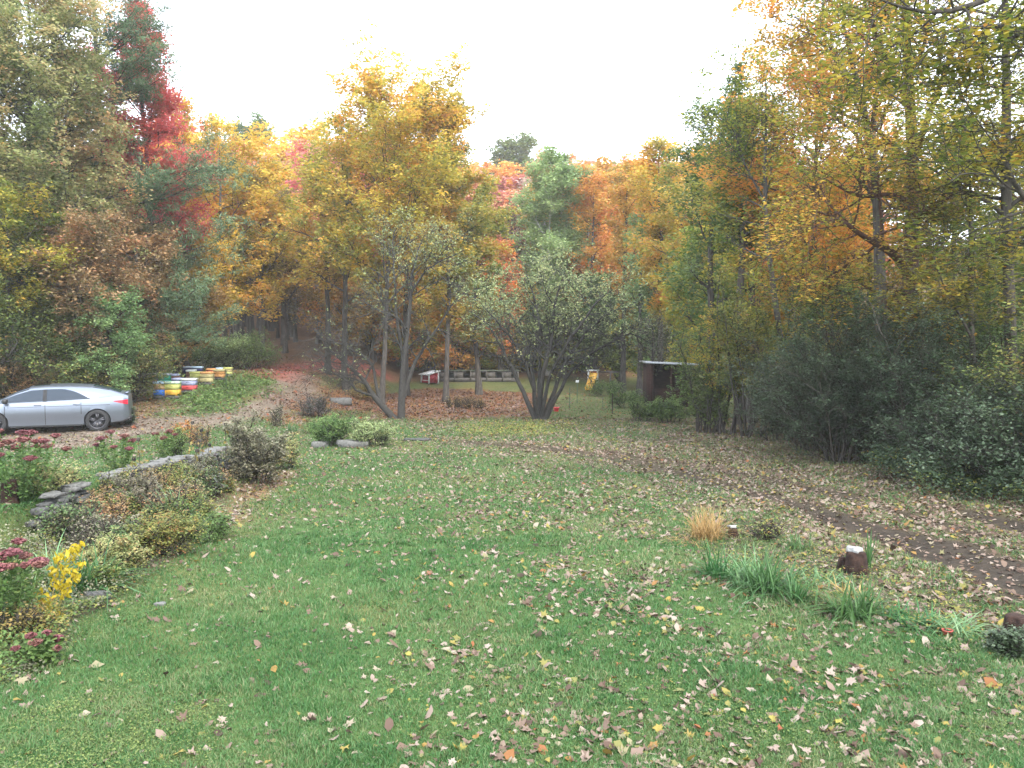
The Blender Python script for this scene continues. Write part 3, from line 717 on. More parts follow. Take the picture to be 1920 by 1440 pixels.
# the big maple on the right
o = base(1708, 20.4)
make_tree('big_maple', 'big dark trunked maple with crooked limbs and yellow green leaves, right of the honeysuckle', 'tree', o, 1, 62, (BARK_RED, M['yolive']),
    stems=[PX(o, [(1712, 780, 20.4), (1708, 640, 20.4), (1704, 540, 20.4), (1706, 480, 20.4), (1715, 380, 20.4), (1712, 250, 20.4), (1700, 120, 20.4), (1695, 0, 20.4), (1700, -150, 20.4)], 17, [.27, .2, .185, .18, .15, .13, .11, .09, .04]),
           PX(o, [(1704, 520, 20.4), (1694, 490, 20.2), (1665, 468, 19.8), (1640, 452, 19.6), (1612, 446, 19.4), (1600, 425, 19.2), (1560, 400, 19.1), (1520, 395, 19.0)], 17, [.12, .11, .09, .08, .06, .05, .03, .012]),
           PX(o, [(1712, 385, 20.4), (1680, 362, 20.0), (1640, 366, 19.7), (1605, 372, 19.4), (1580, 352, 19.2), (1540, 330, 19.1), (1500, 320, 19.0)], 17, [.09, .07, .055, .045, .035, .02, .01]),
           PX(o, [(1704, 535, 20.4), (1680, 548, 20.2), (1660, 558, 19.9), (1648, 575, 19.8), (1640, 590, 19.7)], 17, [.055, .05, .042, .03, .012]),
           PX(o, [(1712, 300, 20.4), (1740, 220, 19.9), (1775, 130, 19.4), (1800, 60, 19.2), (1830, 0, 19.0)], 17, [.09, .075, .055, .04, .02]),
           PX(o, [(1712, 420, 20.4), (1760, 380, 19.8), (1810, 350, 19.4), (1860, 300, 19.2), (1900, 290, 19.0)], 17, [.09, .07, .055, .04, .02]),
           PX(o, [(1706, 200, 20.4), (1670, 130, 20.0), (1640, 60, 19.7), (1620, 0, 19.4), (1600, -60, 19.2)], 17, [.07, .06, .045, .03, .015])],
    R0=2.3, n1=11, n2=8, n3=5, cb=.3, tr1=(.36, .98), leafn=30000, ls=.088, spread=.16, env='flat', ang1=(50, 85), up1=0, flat=1.0, h0=.5, huej=.14, sides=10)
# tree with the dark limb reaching in at the top right
o = base(2130, 11.5)
make_tree('overhanging_maple', 'maple past the right edge whose dark drooping limbs cross the top right corner', 'tree', o, 1, 63, (BARK_DARK, M['shade']),
    stems=[PX(o, [(2140, 1000, 11.5), (2130, 700, 11.5), (2120, 400, 11.5), (2110, 100, 11.5), (2100, -200, 11.5), (2100, -500, 11.5)], 11, [.22, .17, .15, .13, .1, .05]),
           PX(o, [(2108, 30, 11.5), (2000, -60, 11.2), (1900, -30, 11), (1835, 10, 10.9), (1760, 34, 10.8), (1712, 28, 10.7), (1640, -5, 10.6)], 11, [.09, .07, .05, .04, .03, .022, .01]),
           PX(o, [(2115, 300, 11.5), (2010, 200, 11.3), (1930, 60, 11.2), (1870, 30, 11), (1830, 60, 11), (1790, 68, 11), (1750, 60, 11)], 11, [.07, .055, .045, .035, .025, .018, .01]),
           PX(o, [(2120, 500, 11.5), (2030, 420, 11.3), (1960, 400, 11.2), (1905, 370, 11.1), (1880, 290, 11), (1860, 230, 11)], 11, [.07, .06, .045, .035, .022, .01])],
    R0=1.35, n1=12, n2=7, n3=5, cb=.3, tr1=(.3, .98), leafn=11000, ls=.085, spread=.13, env='flat', ang1=(45, 80), up1=-.02, flat=1.0, h0=.42, huej=.13)
o = base(1826, 17.7)
make_tree('young_maple', 'young dark stemmed maple forking low in the thicket right of the big trunk', 'tree', o, 1, 64, (BARK_DARK, M['shade']),
    stems=[PX(o, [(1828, 860, 17.7), (1828, 760, 17.7), (1826, 680, 17.7), (1820, 610, 17.7), (1818, 500, 17.7), (1822, 380, 17.7), (1815, 260, 17.7)], 15, [.085, .07, .065, .06, .05, .035, .015]),
           PX(o, [(1824, 640, 17.7), (1806, 600, 17.7), (1792, 580, 17.6), (1770, 540, 17.5), (1750, 480, 17.3)], 15, [.035, .03, .025, .018, .01])],
    R0=1.2, n1=16, n2=8, n3=5, cb=.3, tr1=(.4, .98), leafn=10000, ls=.085, spread=.15, env='flat', ang1=(55, 85), up1=0, flat=1.0, h0=.45)
o = base(1900, 17.5)
make_tree('yellow_maple', 'dark trunked maple at the right edge behind the thicket', 'tree', o, 1, 65, (BARK_DARK, M['yolive']),
    stems=[PX(o, [(1898, 820, 17.5), (1896, 640, 17.5), (1890, 500, 17.5), (1884, 300, 17.5), (1890, 120, 17.5), (1880, -60, 17.5), (1880, -160, 17.5)], 17, [.15, .12, .11, .1, .08, .06, .03])],
    R0=2.6, n1=26, n2=8, n3=5, cb=.3, tr1=(.3, .98), leafn=18000, ls=.095, spread=.18, env='flat', ang1=(50, 85), up1=0, flat=1.0, h0=.4)
# thicket at the field's right side
def BUSH(u, Yd, vtop, name, label, mat, seed, R0, leafn, ls, nst=9, bark=BARK_DARK, spreadst=.35, cat='bush', open_=.03, ang=(20, 65), flat=.45, n2=7, n3=4, lsp=None, splay=.35, vj=.2, r=.02, du=0, n1=8, group=None):
    rng = np.random.default_rng(seed); b0 = base(u, Yd); Ht = topz(vtop, Yd)-b0.z
    st = []
    for i in range(nst):
        az = i*2.4+rng.random(); rr = spreadst*math.sqrt(rng.random()); h = Ht*(rng.uniform(.6, 1.0) if i % 4 else rng.uniform(1.0, 1.2))
        x0, y0 = rr*math.cos(az), rr*math.sin(az); k = splay*Ht*rng.uniform(.3, 1)*(1 if rr > .1 else .4)
        pts = [(x0+math.cos(az)*k*t**1.4+rng.normal(0, .02*Ht), y0+math.sin(az)*k*t**1.4+rng.normal(0, .02*Ht), h*t*(1-.12*t*splay*2)-.05) for t in np.linspace(0, 1, 6)]
        st.append((pts, [r*(1-.8*t)*Ht**.5 for t in np.linspace(0, 1, 6)]))
    return make_tree(name, label, cat, b0, Ht, seed, (bark, M[mat]), stems=st, R0=R0, n1=n1, n2=n2, n3=n3, cb=open_, tr1=(open_, 1), leafn=leafn, ls=ls,
                     spread=lsp or ls*1.4, env='flat', ang1=ang, flat=flat, vj=vj, sides=5, group=group, trunk_name='stems', crown_name='foliage', twig_r=.003)
BUSH(1325, 25.5, 640, 'thicket_shrub', 'green leafy shrub at the left end of the thicket, in front of the shed', 'midgreen', 70, .7, 8000, .075)
BUSH(1362, 25, 530, 'thicket_shrub', 'tall multi stemmed shrub with bare dark lower stems in the thicket', 'yolive', 71, .7, 9000, .075, nst=8, open_=.3, splay=.2)
BUSH(1412, 24, 555, 'thicket_shrub', 'tall shrub with russet tinted top between the thicket and the honeysuckle', 'thicket', 72, .7, 9000, .075, nst=8, open_=.3, splay=.2)
BUSH(1465, 22.5, 730, 'thicket_shrub', 'low dark shrub under the slim curved trunk', 'dkgreen', 73, .6, 9000, .06)
BUSH(1525, 20.3, 690, 'honeysuckle_bush', 'dark blue green honeysuckle bush, leftmost of the big dark mass', 'dkgreen', 74, 1.2, 28000, .055, nst=14, splay=.5, flat=.8)
BUSH(1635, 19.2, 610, 'honeysuckle_bush', 'tallest dark honeysuckle bush, under the big maple trunk', 'dkgreen', 75, 1.2, 32000, .055, nst=14, splay=.5, flat=.8)
BUSH(1580, 18.3, 680, 'honeysuckle_bush', 'low arching dark bush in front of the tallest honeysuckle', 'dkgreen', 76, 1.0, 24000, .05, nst=12, splay=.6, flat=.8)
BUSH(1730, 17.2, 640, 'honeysuckle_bush', 'dark honeysuckle bush right of the big maple trunk', 'dkgreen', 77, 1.1, 26000, .055, nst=12, splay=.5, flat=.8)
BUSH(1812, 15.4, 790, 'honeysuckle_bush', 'dark low bush at the foot of the young forked maple', 'dkgreen', 78, .95, 16000, .055, nst=12, splay=.5, flat=.8)
BUSH(1905, 14.2, 800, 'thicket_shrub', 'dark leafy shrub cut by the right edge of the view', 'dkgreen', 79, .9, 17000, .06, nst=12, splay=.45)
BUSH(1770, 20, 600, 'thicket_shrub', 'light green open shrub behind the young forked maple', 'midgreen', 80, 1.1, 9000, .075, nst=12)
BUSH(1890, 18.5, 560, 'thicket_shrub', 'light green tall open shrub behind the right edge bushes', 'midgreen', 81, 1.1, 9000, .075, nst=12)
BUSH(2000, 14.5, 620, 'thicket_shrub', 'leafy shrub just past the right edge', 'thicket', 82, 1.1, 9000, .075, nst=10)

# left: the mass behind the car
TR(62, 31, -20, 'oak_tree', 'big grey trunked oak with olive and tan leaves towering behind the car', 'oak', 100, 3.3, r0=.25, cb=.26, leafn=60000, ls=.13, spread=.24, n1=42, n2=10, n3=5, huej=.14, hueh=lambda p, h, r: h+.05)
TR(140, 33, 90, 'oak_tree', 'green tan oak, right half of the tall crown behind the car', 'oak', 101, 1.8, r0=.2, cb=.35, leafn=30000, ls=.13, spread=.24, n1=30, n2=9, huej=.14, hueh=lambda p, h, r: h-.03)
TR(-55, 30, 60, 'oak_tree', 'dark olive oak cut by the left edge of the view', 'oak', 102, 3.2, cb=.2, leafn=26000, ls=.13, spread=.25, n1=30, hueh=lambda p, h, r: h-.15)
TR(290, 37.5, -30, 'red_maple', 'vivid red maple standing tall behind the pine on the left', 'red', 103, 2.7, cb=.3, leafn=40000, ls=.14, spread=.26, n1=34, n2=8, env='column')
TR(300, 40, 370, 'red_maple', 'smaller red orange maple under the long pine bough', 'red', 104, 2.0, cb=.3, leafn=12000, ls=.15, spread=.28)
TR(165, 29.5, 440, 'russet_tree', 'russet brown tree in the middle of the left woods', 'russet', 105, 1.9, cb=.25, leafn=24000, ls=.12, spread=.24, n1=26)
TR(262, 33.5, 430, 'russet_tree', 'orange brown tree left of the bee hives', 'russet', 106, 1.7, cb=.25, leafn=18000, ls=.13, spread=.24, n1=24)
TR(350, 40, 450, 'amber_tree', 'amber orange tree behind the bee hives', 'amber', 107, 2.3, cb=.2, leafn=15000, ls=.15, spread=.28)
TR(15, 28, 370, 'yellow_tree', 'yellow olive tree at the left edge above the car bonnet', 'yolive', 108, 1.8, cb=.35, leafn=13000, ls=.12, spread=.22)
TR(60, 29, 520, 'dark_green_tree', 'shaded dark green small tree directly behind the car', 'thicket', 109, 2.0, cb=.1, leafn=14000, ls=.11, spread=.22, hueh=lambda p, h, r: h-.2)
TR(-40, 27, 480, 'dark_green_tree', 'shaded dark tree at the left edge beyond the car', 'thicket', 110, 2.0, cb=.1, leafn=12000, ls=.11, spread=.22, hueh=lambda p, h, r: h-.1)
TR(205, 29.2, 548, 'green_bush', 'fresh green upright bush between the car and the bee hives', 'palegreen', 111, 1.15, cb=.08, leafn=16000, ls=.09, spread=.16, n1=26, cat='bush', env='round')
TR(140, 29, 600, 'green_bush', 'mid green bush left of the fresh green one', 'midgreen', 112, 1.1, cb=.05, leafn=11000, ls=.09, spread=.16, cat='bush')
for u, Yd_, v, mt, lb, sd_ in ((238, 30.5, 640, 'thicket', 'low olive shrub right behind the car tail', 113), (110, 28.5, 650, 'thicket', 'low brownish shrub over the car roof', 114), (30, 28, 655, 'russet', 'low russet shrub behind the car front', 115),
                              (180, 29.5, 668, 'oak', 'low tan green shrub behind the car rear window', 116), (268, 37, 655, 'midgreen', 'low green shrub left of the dark bee hive', 117), (-60, 28, 650, 'thicket', 'low shrub at the left edge by the car', 118)):
    BUSH(u, Yd_, v, 'understory_shrub', lb, mt, sd_, .9, 8000, .085, nst=9, splay=.5)
for u, Yd_, v, lb, sd_ in ((330, 39, 560, 'brown leaved small tree behind the dark blue bee hive', 120), (250, 38, 560, 'brown small tree in the shade left of the hives', 121), (110, 37, 480, 'brown shaded tree deep behind the oak', 122), (0, 36, 420, 'brown shaded tree deep in the woods at left', 123)):
    TR(u, Yd_, v, 'brown_tree', lb, 'brown', sd_, 2.6, cb=.05, leafn=14000, ls=.15, spread=.3)
for u, Yd_, v, w_, lb, sd_ in ((420, 46, 648, 1.0, 'wide blue green shrub behind the bee hives, left half', 130), (458, 46, 650, 1.0, 'wide grey green shrub behind the bee hives, right half', 131), (370, 45, 655, .9, 'green shrub behind the blue lidded hives', 132)):
    BUSH(u, Yd_, v, 'spreading_shrub', lb, 'palegreen' if sd_ == 130 else 'midgreen', sd_, w_, 9000, .09, nst=12, splay=.9, spreadst=.9)

# white pine: level boughs carrying needle plumes
def make_pine(label, loc, Ht, seed, boughs, r0=.22, cbz=.2, Rb=3.2, nb=34, leafn=26000):
    rng = np.random.default_rng(seed)
    T = thing('white_pine', label, 'tree', loc)
    N = 12; t = np.linspace(0, 1, N)
    P0 = np.stack([.1*np.sin(t*5), .1*np.cos(t*4), t*Ht-.1], 1)[None]; R0_ = (r0*(1-t)+.02)[None]
    bs = []
    for i in range(nb):
        h = cbz+(1-cbz)*(i+rng.random()*.6)/nb; az = i*2.4+rng.random()*.6
        L = Rb*(1-.5*(h-cbz)/(1-cbz))*rng.uniform(.6, 1.15)
        bs.append((h*Ht, az, L, rng.uniform(-.02, .22)))
    for b_ in boughs: bs.append(b_)
    K = 8; P1 = np.zeros((len(bs), K, 3))
    for i, (h, az, L, rise) in enumerate(bs):
        s = np.linspace(0, 1, K)
        P1[i, :, 0] = np.cos(az)*L*s; P1[i, :, 1] = np.sin(az)*L*s; P1[i, :, 2] = h+L*(rise*s+.12*s**3)+rng.normal(0, .03, K)
    R1 = np.repeat((.055*np.linspace(1, .2, K))[None], len(bs), 0)
    h1 = rng.random(len(bs))*.5+.25
    P2, R2, h2 = spawn(rng, P1, R1, h1, 12, (.3, 1), .32, (35, 60), .03, .1, 6, .5, flat=.85, rmin=.008)
    P3, R3, h3 = spawn(rng, P2, R2, h2, 5, (.2, 1), .45, (30, 55), .08, .12, 4, .5, flat=.6, rmin=.006)
    ta = Acc(); tubes(ta, P0, R0_, 9); tubes(ta, P1, R1, 5); tubes(ta, P2, R2, 3); ta.build('trunk', BARK_DARK, T, True)
    la = Acc(); leaves(la, rng, P3, h3, leafn, .19, .09, .2, .1, aspect=.16, upbias=.04); leaves(la, rng, P2, h2, leafn//4, .19, .09, .2, .1, aspect=.16, upbias=.04)
    la.build('crown', M['needle'], T); return T
b0 = base(198, 36)
def bgh(u, v, Ly, Yd=36):
    tip = at(u, v, Yd+Ly)-b0; L = math.hypot(tip.x, tip.y)
    return (tip.z-L*.22, math.atan2(tip.y, tip.x), L, .10)
make_pine('tall white pine with level green boughs reaching out of the left woods', b0, 21, 140,
    [bgh(395, 295, -1.5), bgh(385, 312, -1.2), bgh(400, 330, -1.6), bgh(365, 330, -2.2), bgh(420, 445, -.5), bgh(400, 465, -1), bgh(375, 540, -2), bgh(360, 548, -2.4), bgh(385, 605, -2), bgh(370, 612, -2.4),
     bgh(270, 45, -2), bgh(255, 15, -2), bgh(285, 85, -1.8), bgh(290, 115, -1.5), bgh(300, 150, -1), bgh(240, 120, -2.4), bgh(260, 35, -2.3)], nb=40, leafn=60000)
b0 = base(603, 110)
make_pine('dark blue green pine on the skyline beside the gold maple', b0, topz(205, 110)-b0.z, 141, [], nb=30, cbz=.4, Rb=3.2, leafn=9000)

# plantation of straight dark trunks beside the drive
rng = np.random.default_rng(150)
pp = make_tree('plantation_tree', 'straight bare dark trunk in the row of woods beside the drive', 'tree', (0, 0, 0), 9, 151, (BARK_DARK, M['brown']), r0=.11, cb=.48, R0=1.6, leafn=2600, ls=.22, spread=.3, n1=12, n2=5, n3=0, detail=False, sides=6,
               group='straight dark trunks beside the drive', wob=.01)
first = True
for i in range(34):
    u = 372+i*5.6+rng.normal(0, 1.5); Yp = 56+rng.random()*9
    b0 = base(u, Yp)
    if first: pp.location = b0; first = False; continue
    copy_tree(pp, b0, float(rng.random()*6.28), float(rng.uniform(.85, 1.15)))

# ---- the two apple trees
def apple(name, label, u, v, stems, seed, n1, leafn, R0, hue=None, tw=.0035, ang=(35, 75), n2=8, n3=7, tr1=(.32, 1), up=.03):
    b0 = G(u, v); Y0 = b0.y
    st = [([tuple(at(a, b, Y0+dy)-b0) for a, b, dy in pts], rad) for pts, rad in stems]
    rng = np.random.default_rng(seed)
    S = [resample(p, r, 14) for p, r in st]
    P0 = np.stack([p for p, _ in S]); R0_ = np.stack([r for _, r in S]); R0_ = R0_*.82; h = np.full(len(S), .5)
    for k in range(len(S)):
        P0[k, 3:, 2] += rng.normal(0, .025, 11); P0[k, 3:, 0] += rng.normal(0, .025, 11)
    P1, R1, h1 = spawn(rng, P0, R0_, h, n1, tr1, R0, ang, up, .2, 8, .5, None, True, True, .008, .15)
    P2, R2, h2 = spawn(rng, P1, R1, h1, n2, (.15, 1), .5, (30, 75), up, .2, 6, .6, huej=.1, rmin=.006)
    P3, R3, h3 = spawn(rng, P2, R2, h2, n3, (.1, 1), .55, (30, 75), .05, .18, 5, .6, huej=.1, rmin=tw)
    T = thing(name, label, 'apple tree', b0)
    a = Acc(); tubes(a, P0, R0_, 9); tubes(a, P1, R1, 5); tubes(a, P2, R2, 4); tubes(a, P3, R3, 3)
    a.build('trunk', BARK_APPLE, T, True)
    la = Acc(); 
    z = P3[:, -1, 2]; zt = np.quantile(z, .97)
    keep = rng.random(len(z)) < np.clip((z/zt-.45)*2.0, .08, 1)
    leaves(la, rng, P3[keep], h3[keep], int(leafn*.8), .08, .05, .25, .3)
    la.build('crown', M['apple'], T); return T
apple('apple_tree', 'open crooked old apple tree with a low forked trunk, left of the other apple tree', 748, 785, [
    ([(752, 790, 0), (753, 740, 0), (755, 690, 0), (762, 640, 0), (766, 590, .1), (768, 540, .1), (778, 480, .2), (795, 440, .3)], [.19, .16, .13, .10, .085, .07, .04, .015]),
    ([(742, 788, 0), (722, 768, -.1), (700, 742, -.2), (680, 705, -.3), (655, 688, -.5), (628, 668, -.7), (606, 640, -.9), (585, 615, -1.1)], [.19, .14, .12, .09, .07, .055, .03, .012]),
    ([(715, 760, -.1), (706, 735, .2), (705, 700, .4), (688, 668, .6), (655, 650, .8), (620, 640, .9), (590, 620, 1.0)], [.11, .08, .07, .06, .045, .03, .012]),
    ([(756, 745, 0), (768, 705, .2), (778, 680, .4), (795, 650, .6), (815, 620, .8), (838, 590, 1.0), (850, 560, 1.1), (880, 545, 1.2)], [.12, .1, .085, .07, .055, .04, .03, .012]),
    ([(764, 625, 0), (752, 600, -.2), (736, 590, -.4), (705, 582, -.6), (690, 570, -.8), (680, 560, -.9)], [.06, .05, .045, .035, .025, .012]),
    ([(756, 680, 0), (748, 620, .3), (740, 560, .4), (738, 500, .5), (735, 450, .6), (740, 425, .6)], [.08, .07, .055, .045, .03, .012]),
    ([(767, 560, .1), (785, 520, -.2), (820, 490, -.4), (850, 480, -.6), (870, 470, -.8)], [.05, .045, .035, .025, .01]),
    ([(700, 742, -.2), (672, 735, -.6), (650, 712, -.8), (622, 700, -1.0), (598, 680, -1.1)], [.06, .05, .04, .03, .01])],
    160, 13, 4200, 1.3, up=-.01)
apple('apple_tree', 'vase shaped old apple tree of many grey stems and dense twigs, nearer the shed', 1012, 787, [
    ([(1005, 788, 0), (985, 745, .1), (965, 705, .2), (945, 660, .3), (925, 620, .4), (905, 595, .5), (885, 590, .6)], [.13, .1, .085, .07, .055, .035, .015]),
    ([(1008, 786, .1), (1000, 740, .4), (998, 690, .7), (985, 640, 1.0), (960, 590, 1.3), (935, 560, 1.5)], [.12, .1, .08, .065, .045, .015]),
    ([(1012, 788, 0), (1012, 740, -.1), (1020, 690, -.2), (1035, 640, -.3), (1038, 590, -.4), (1045, 540, -.5), (1060, 500, -.6)], [.14, .12, .1, .085, .065, .045, .015]),
    ([(1018, 790, 0), (1035, 745, 0), (1050, 700, 0), (1072, 655, 0), (1100, 620, 0), (1135, 590, 0), (1165, 575, 0)], [.14, .1, .085, .07, .055, .035, .012]),
    ([(1022, 788, .1), (1040, 750, .5), (1065, 700, .8), (1100, 665, 1.1), (1150, 640, 1.3), (1190, 615, 1.4), (1215, 640, 1.5)], [.12, .085, .07, .06, .045, .03, .012]),
    ([(1010, 786, 0), (1003, 740, -.5), (990, 690, -.9), (965, 640, -1.2), (930, 600, -1.5), (900, 570, -1.7)], [.1, .08, .065, .05, .035, .012]),
    ([(1014, 786, 0), (1025, 730, -.6), (1045, 670, -1.1), (1080, 620, -1.5), (1120, 560, -1.8), (1150, 545, -1.9)], [.1, .08, .065, .05, .035, .012]),
    ([(1012, 786, .1), (1010, 720, .3), (1015, 650, .5), (1010, 580, .6), (990, 530, .7), (985, 500, .7)], [.1, .08, .07, .055, .035, .012])],
    161, 14, 14000, 1.15, up=.02, n2=9, n3=8, tr1=(.38, 1))

# ================================================================== MADE THINGS
def paint(name, c, rough=.45, metal=0, spec=.5, noise=.12, sc=30):
    m, n, l, b = newmat(name)
    tc = n.new('ShaderNodeTexCoord'); no = n.new('ShaderNodeTexNoise'); no.inputs['Scale'].default_value = sc; no.inputs['Detail'].default_value = 4
    l.new(tc.outputs['Object'], no.inputs[0])
    r = ramp(n, [tuple(x*(1-noise*2) for x in c), c], [.3, .6]); l.new(no.outputs[0], r.inputs[0]); l.new(r.outputs[0], b.inputs['Base Color'])
    b.inputs['Roughness'].default_value = rough; b.inputs['Metallic'].default_value = metal; b.inputs['Specular IOR Level'].default_value = spec
    return m
# ---- car
SILVER = paint('silver_paint', (.20, .225, .27), .28, .75, .6, .02)
GLASS = paint('dark_window_glass', (.012, .022, .035), .08, 0, .45, 0)
BLACKP = paint('black_plastic', (.012, .012, .013), .5)
RUBBER = paint('tyre_rubber', (.015, .015, .016), .8)
RIM = paint('dark_alloy', (.09, .09, .10), .35, .6)
REDL = paint('tail_lamp_red', (.55, .02, .04), .15, 0, .8, .02)
WHITEL = paint('lamp_clear', (.6, .6, .62), .1)
kx = np.array([-2.24, -2.20, -2.05, -1.7, -1.2, -.6, 0, .4, .8, 1.25, 1.5, 1.9, 2.15, 2.28])
k_roof = [.80, 1.09, 1.15, 1.28, 1.39, 1.43, 1.43, 1.40, 1.25, 1.02, .97, .88, .76, .55]
k_belt = [.68, 1.01, 1.05, 1.035, .985, .96, .94, .93, .92, .91, .88, .80, .68, .52]
k_hw = [.66, .74, .82, .87, .90, .90, .90, .90, .90, .90, .885, .84, .72, .5]
k_rw = [.55, .60, .60, .60, .60, .61, .61, .60, .62, .66, .68, .66, .56, .4]
k_zb = [.40, .32, .26, .22, .20, .19, .19, .19, .19, .20, .21, .22, .26, .34]
def kf(a, x): return np.interp(x, kx, a)
def section(x):
    hw, rw, zr, zb, zl = kf(k_hw, x), kf(k_rw, x), kf(k_roof, x), kf(k_belt, x), kf(k_zb, x)
    zb = min(zb, zr-.01); g = zr-zb
    p = [(0, zl), (hw*.84, zl), (hw*.955, zl+.05), (hw*.965, .36 if zl < .34 else zl+.08), (hw*.99, .52), (hw*1.0, .64 if zb > .68 else zb-.06), (hw*.985, zb-.06 if zb > .72 else zb-.04), (hw*.955, zb-.012)]
    q0 = np.array([hw*.93, zb]); q1 = np.array([rw+.03, zr-.20*g-.01])
    p = [tuple(p[0])]+[q for a_, b_ in zip(p[:-1], p[1:]) for q in (((a_[0]+b_[0])/2, (a_[1]+b_[1])/2), b_)]
    for t in (0, .33, .66, 1): p.append(tuple(q0*(1-t)+q1*t+np.array([.02*math.sin(t*PI), 0])))
    p += [(rw*.86, zr-.07*g-.003), (rw*.5, zr-.015*g), (0, zr)]
    z_prev = -1; out = []
    for y, z in p: z_prev = max(z_prev+.002, z); out.append((y, z_prev))
    return np.array(out)
def side_y(x, z):
    s = section(x); k = slice(4, 20); return float(np.interp(z, s[k, 1], s[k, 0]))
def top_z(x, y):
    s = section(x)[14:][::-1]; return float(np.interp(abs(y), s[:, 0], s[:, 1]))
def car():
    Df = 24.7; th = R(21)
    f0 = np.array([(-3-960)/FPX*Df, Df]); dr = np.array([math.cos(th), math.sin(th)])   # towards the rear
    ctr = f0+dr*1.35; z = H(ctr[0], ctr[1])
    T = thing('parked_car', 'silver grey hatchback parked on the gravel at the left edge, nose out of view', 'car', (ctr[0], ctr[1], z-.02), PI+th)
    X = np.unique(np.r_[kx, np.linspace(-2.2, 2.25, 60)])
    S = np.array([[(x, y, z_) for y, z_ in section(x)] for x in X]); n, m_, _ = S.shape
    L = S.copy(); Rr = S[:, ::-1][:, 1:-1].copy(); Rr[..., 1] *= -1
    ring = np.concatenate([L, Rr], 1); mm = ring.shape[1]
    i = np.arange(n*mm).reshape(n, mm)
    f = np.stack([i[:-1], np.roll(i[:-1], -1, 1), np.roll(i[1:], -1, 1), i[1:]], -1).reshape(-1, 4)
    a = Acc(); a.add(ring, f)
    a.add(np.zeros((0, 3)), np.array([list(i[0])[::-1]])-a.n); a.add(np.zeros((0, 3)), np.array([list(i[-1])])-a.n)
    body = a.build('body', SILVER, T, True)
    import bmesh
    bm = bmesh.new()
    for wx in (-1.35, 1.35):
        bmesh.ops.create_cone(bm, cap_ends=True, segments=40, radius1=.365, radius2=.365, depth=3, matrix=Matrix.Translation((wx, 0, .335))@Matrix.Rotation(PI/2, 4, 'X'))
    cm = bpy.data.meshes.new('cut'); bm.to_mesh(cm); bm.free(); co = bpy.data.objects.new('cut', cm); COL.objects.link(co); co.matrix_world = Matrix.Identity(4)
    sv = body.parent; body.parent = None
    md = body.modifiers.new('b', 'BOOLEAN'); md.operation = 'DIFFERENCE'; md.object = co; md.solver = 'EXACT'
    dg = bpy.context.evaluated_depsgraph_get(); me = bpy.data.meshes.new_from_object(body.evaluated_get(dg))
    body.modifiers.clear(); body.data = me; body.parent = sv
    me.polygons.foreach_set('use_smooth', np.ones(len(me.polygons), bool)); me.set_sharp_from_angle(angle=R(32))
    bpy.data.objects.remove(co)
    u = Acc(); boxes(u, (0, 0, .42), (3.9, 1.3, .36)); u.build('underbody', BLACKP, T)
    def side_patch(name, x0, x1, zlo, zhi, mat, off=.006, nx=14, nz=5, s=1, par=T):
        a = Acc(); V = []
        for xx in np.linspace(x0, x1, nx):
            for k in range(nz):
                zz = zlo(xx)+(max(zhi(xx), zlo(xx)+.003)-zlo(xx))*k/(nz-1); V.append((xx, s*(side_y(xx, zz)+off), zz))
        i = np.arange(nx*nz).reshape(nx, nz); f = np.stack([i[:-1, :-1], i[1:, :-1], i[1:, 1:], i[:-1, 1:]], -1).reshape(-1, 4)
        a.add(V, f); return a.build(name, mat, par, True)
    arch = lambda x: min(kf(k_roof, x)-.20*(kf(k_roof, x)-kf(k_belt, x))-.035, 1.33-.42*abs((x-.05)/1.32)**2.6*1.0)
    low = lambda x: kf(k_belt, x)+.012
    for s in (1, -1):
        side_patch('side_window', .06, 1.18, low, arch, GLASS, s=s); side_patch('side_window', -1.30, .02, low, arch, GLASS, s=s)
        side_patch('door_pillar', -.01, .09, low, arch, RUBBER, .014, 5, s=s)
        side_patch('door_gap', .02, .035, lambda x: .26, lambda x: .93, BLACKP, .003, 2, 8, s=s)
        side_patch('door_gap', 1.06, 1.075, lambda x: .26, lambda x: .90, BLACKP, .003, 2, 8, s=s)
        side_patch('door_gap', -.93, -.915, lambda x: .55, lambda x: .95, BLACKP, .003, 2, 8, s=s)
        side_patch('side_skirt', -.95, .95, lambda x: .20, lambda x: .245, BLACKP, .012, 10, 3, s=s)
        side_patch('crease_shade', -1.7, 1.0, lambda x: .79+.03*x*-.3, lambda x: .802+.03*x*-.3, BLACKP, .002, 16, 2, s=s)  # dark strip stands in for the shade along the body crease
        for hx in (.22, -.80):
            h = Acc(); rock(h, np.random.default_rng(3), (hx, s*(side_y(hx, .85)+.018), .85), (.19, .035, .03), rough=.0); h.build('door_handle', SILVER, T, True)
        side_patch('tail_light', -2.19, -1.80, lambda x: .80+.10*(x+2.19)/.39, lambda x: .95-.03*(x+2.19)/.39, REDL, .012, 8, 4, s=s)
        side_patch('headlight', 1.85, 2.18, lambda x: .60, lambda x: .70+.06*(2.18-x), WHITEL, .008, 6, 3, s=s)
        mr = Acc(); rock(mr, np.random.default_rng(4), (1.02, s*1.0, .98), (.14, .22, .13), rough=.01); mr.build('wing_mirror', BLACKP, T, True)
    def top_patch(name, x0, x1, wf, mat, off=.006):
        V = []; nx, ny = 10, 9
        for xx in np.linspace(x0, x1, nx):
            for yy in np.linspace(-1, 1, ny)*wf(xx): V.append((xx, yy, top_z(xx, yy)+off))
        i = np.arange(nx*ny).reshape(nx, ny); f = np.stack([i[:-1, :-1], i[1:, :-1], i[1:, 1:], i[:-1, 1:]], -1).reshape(-1, 4)
        a = Acc(); a.add(V, f); a.build(name, mat, T, True)
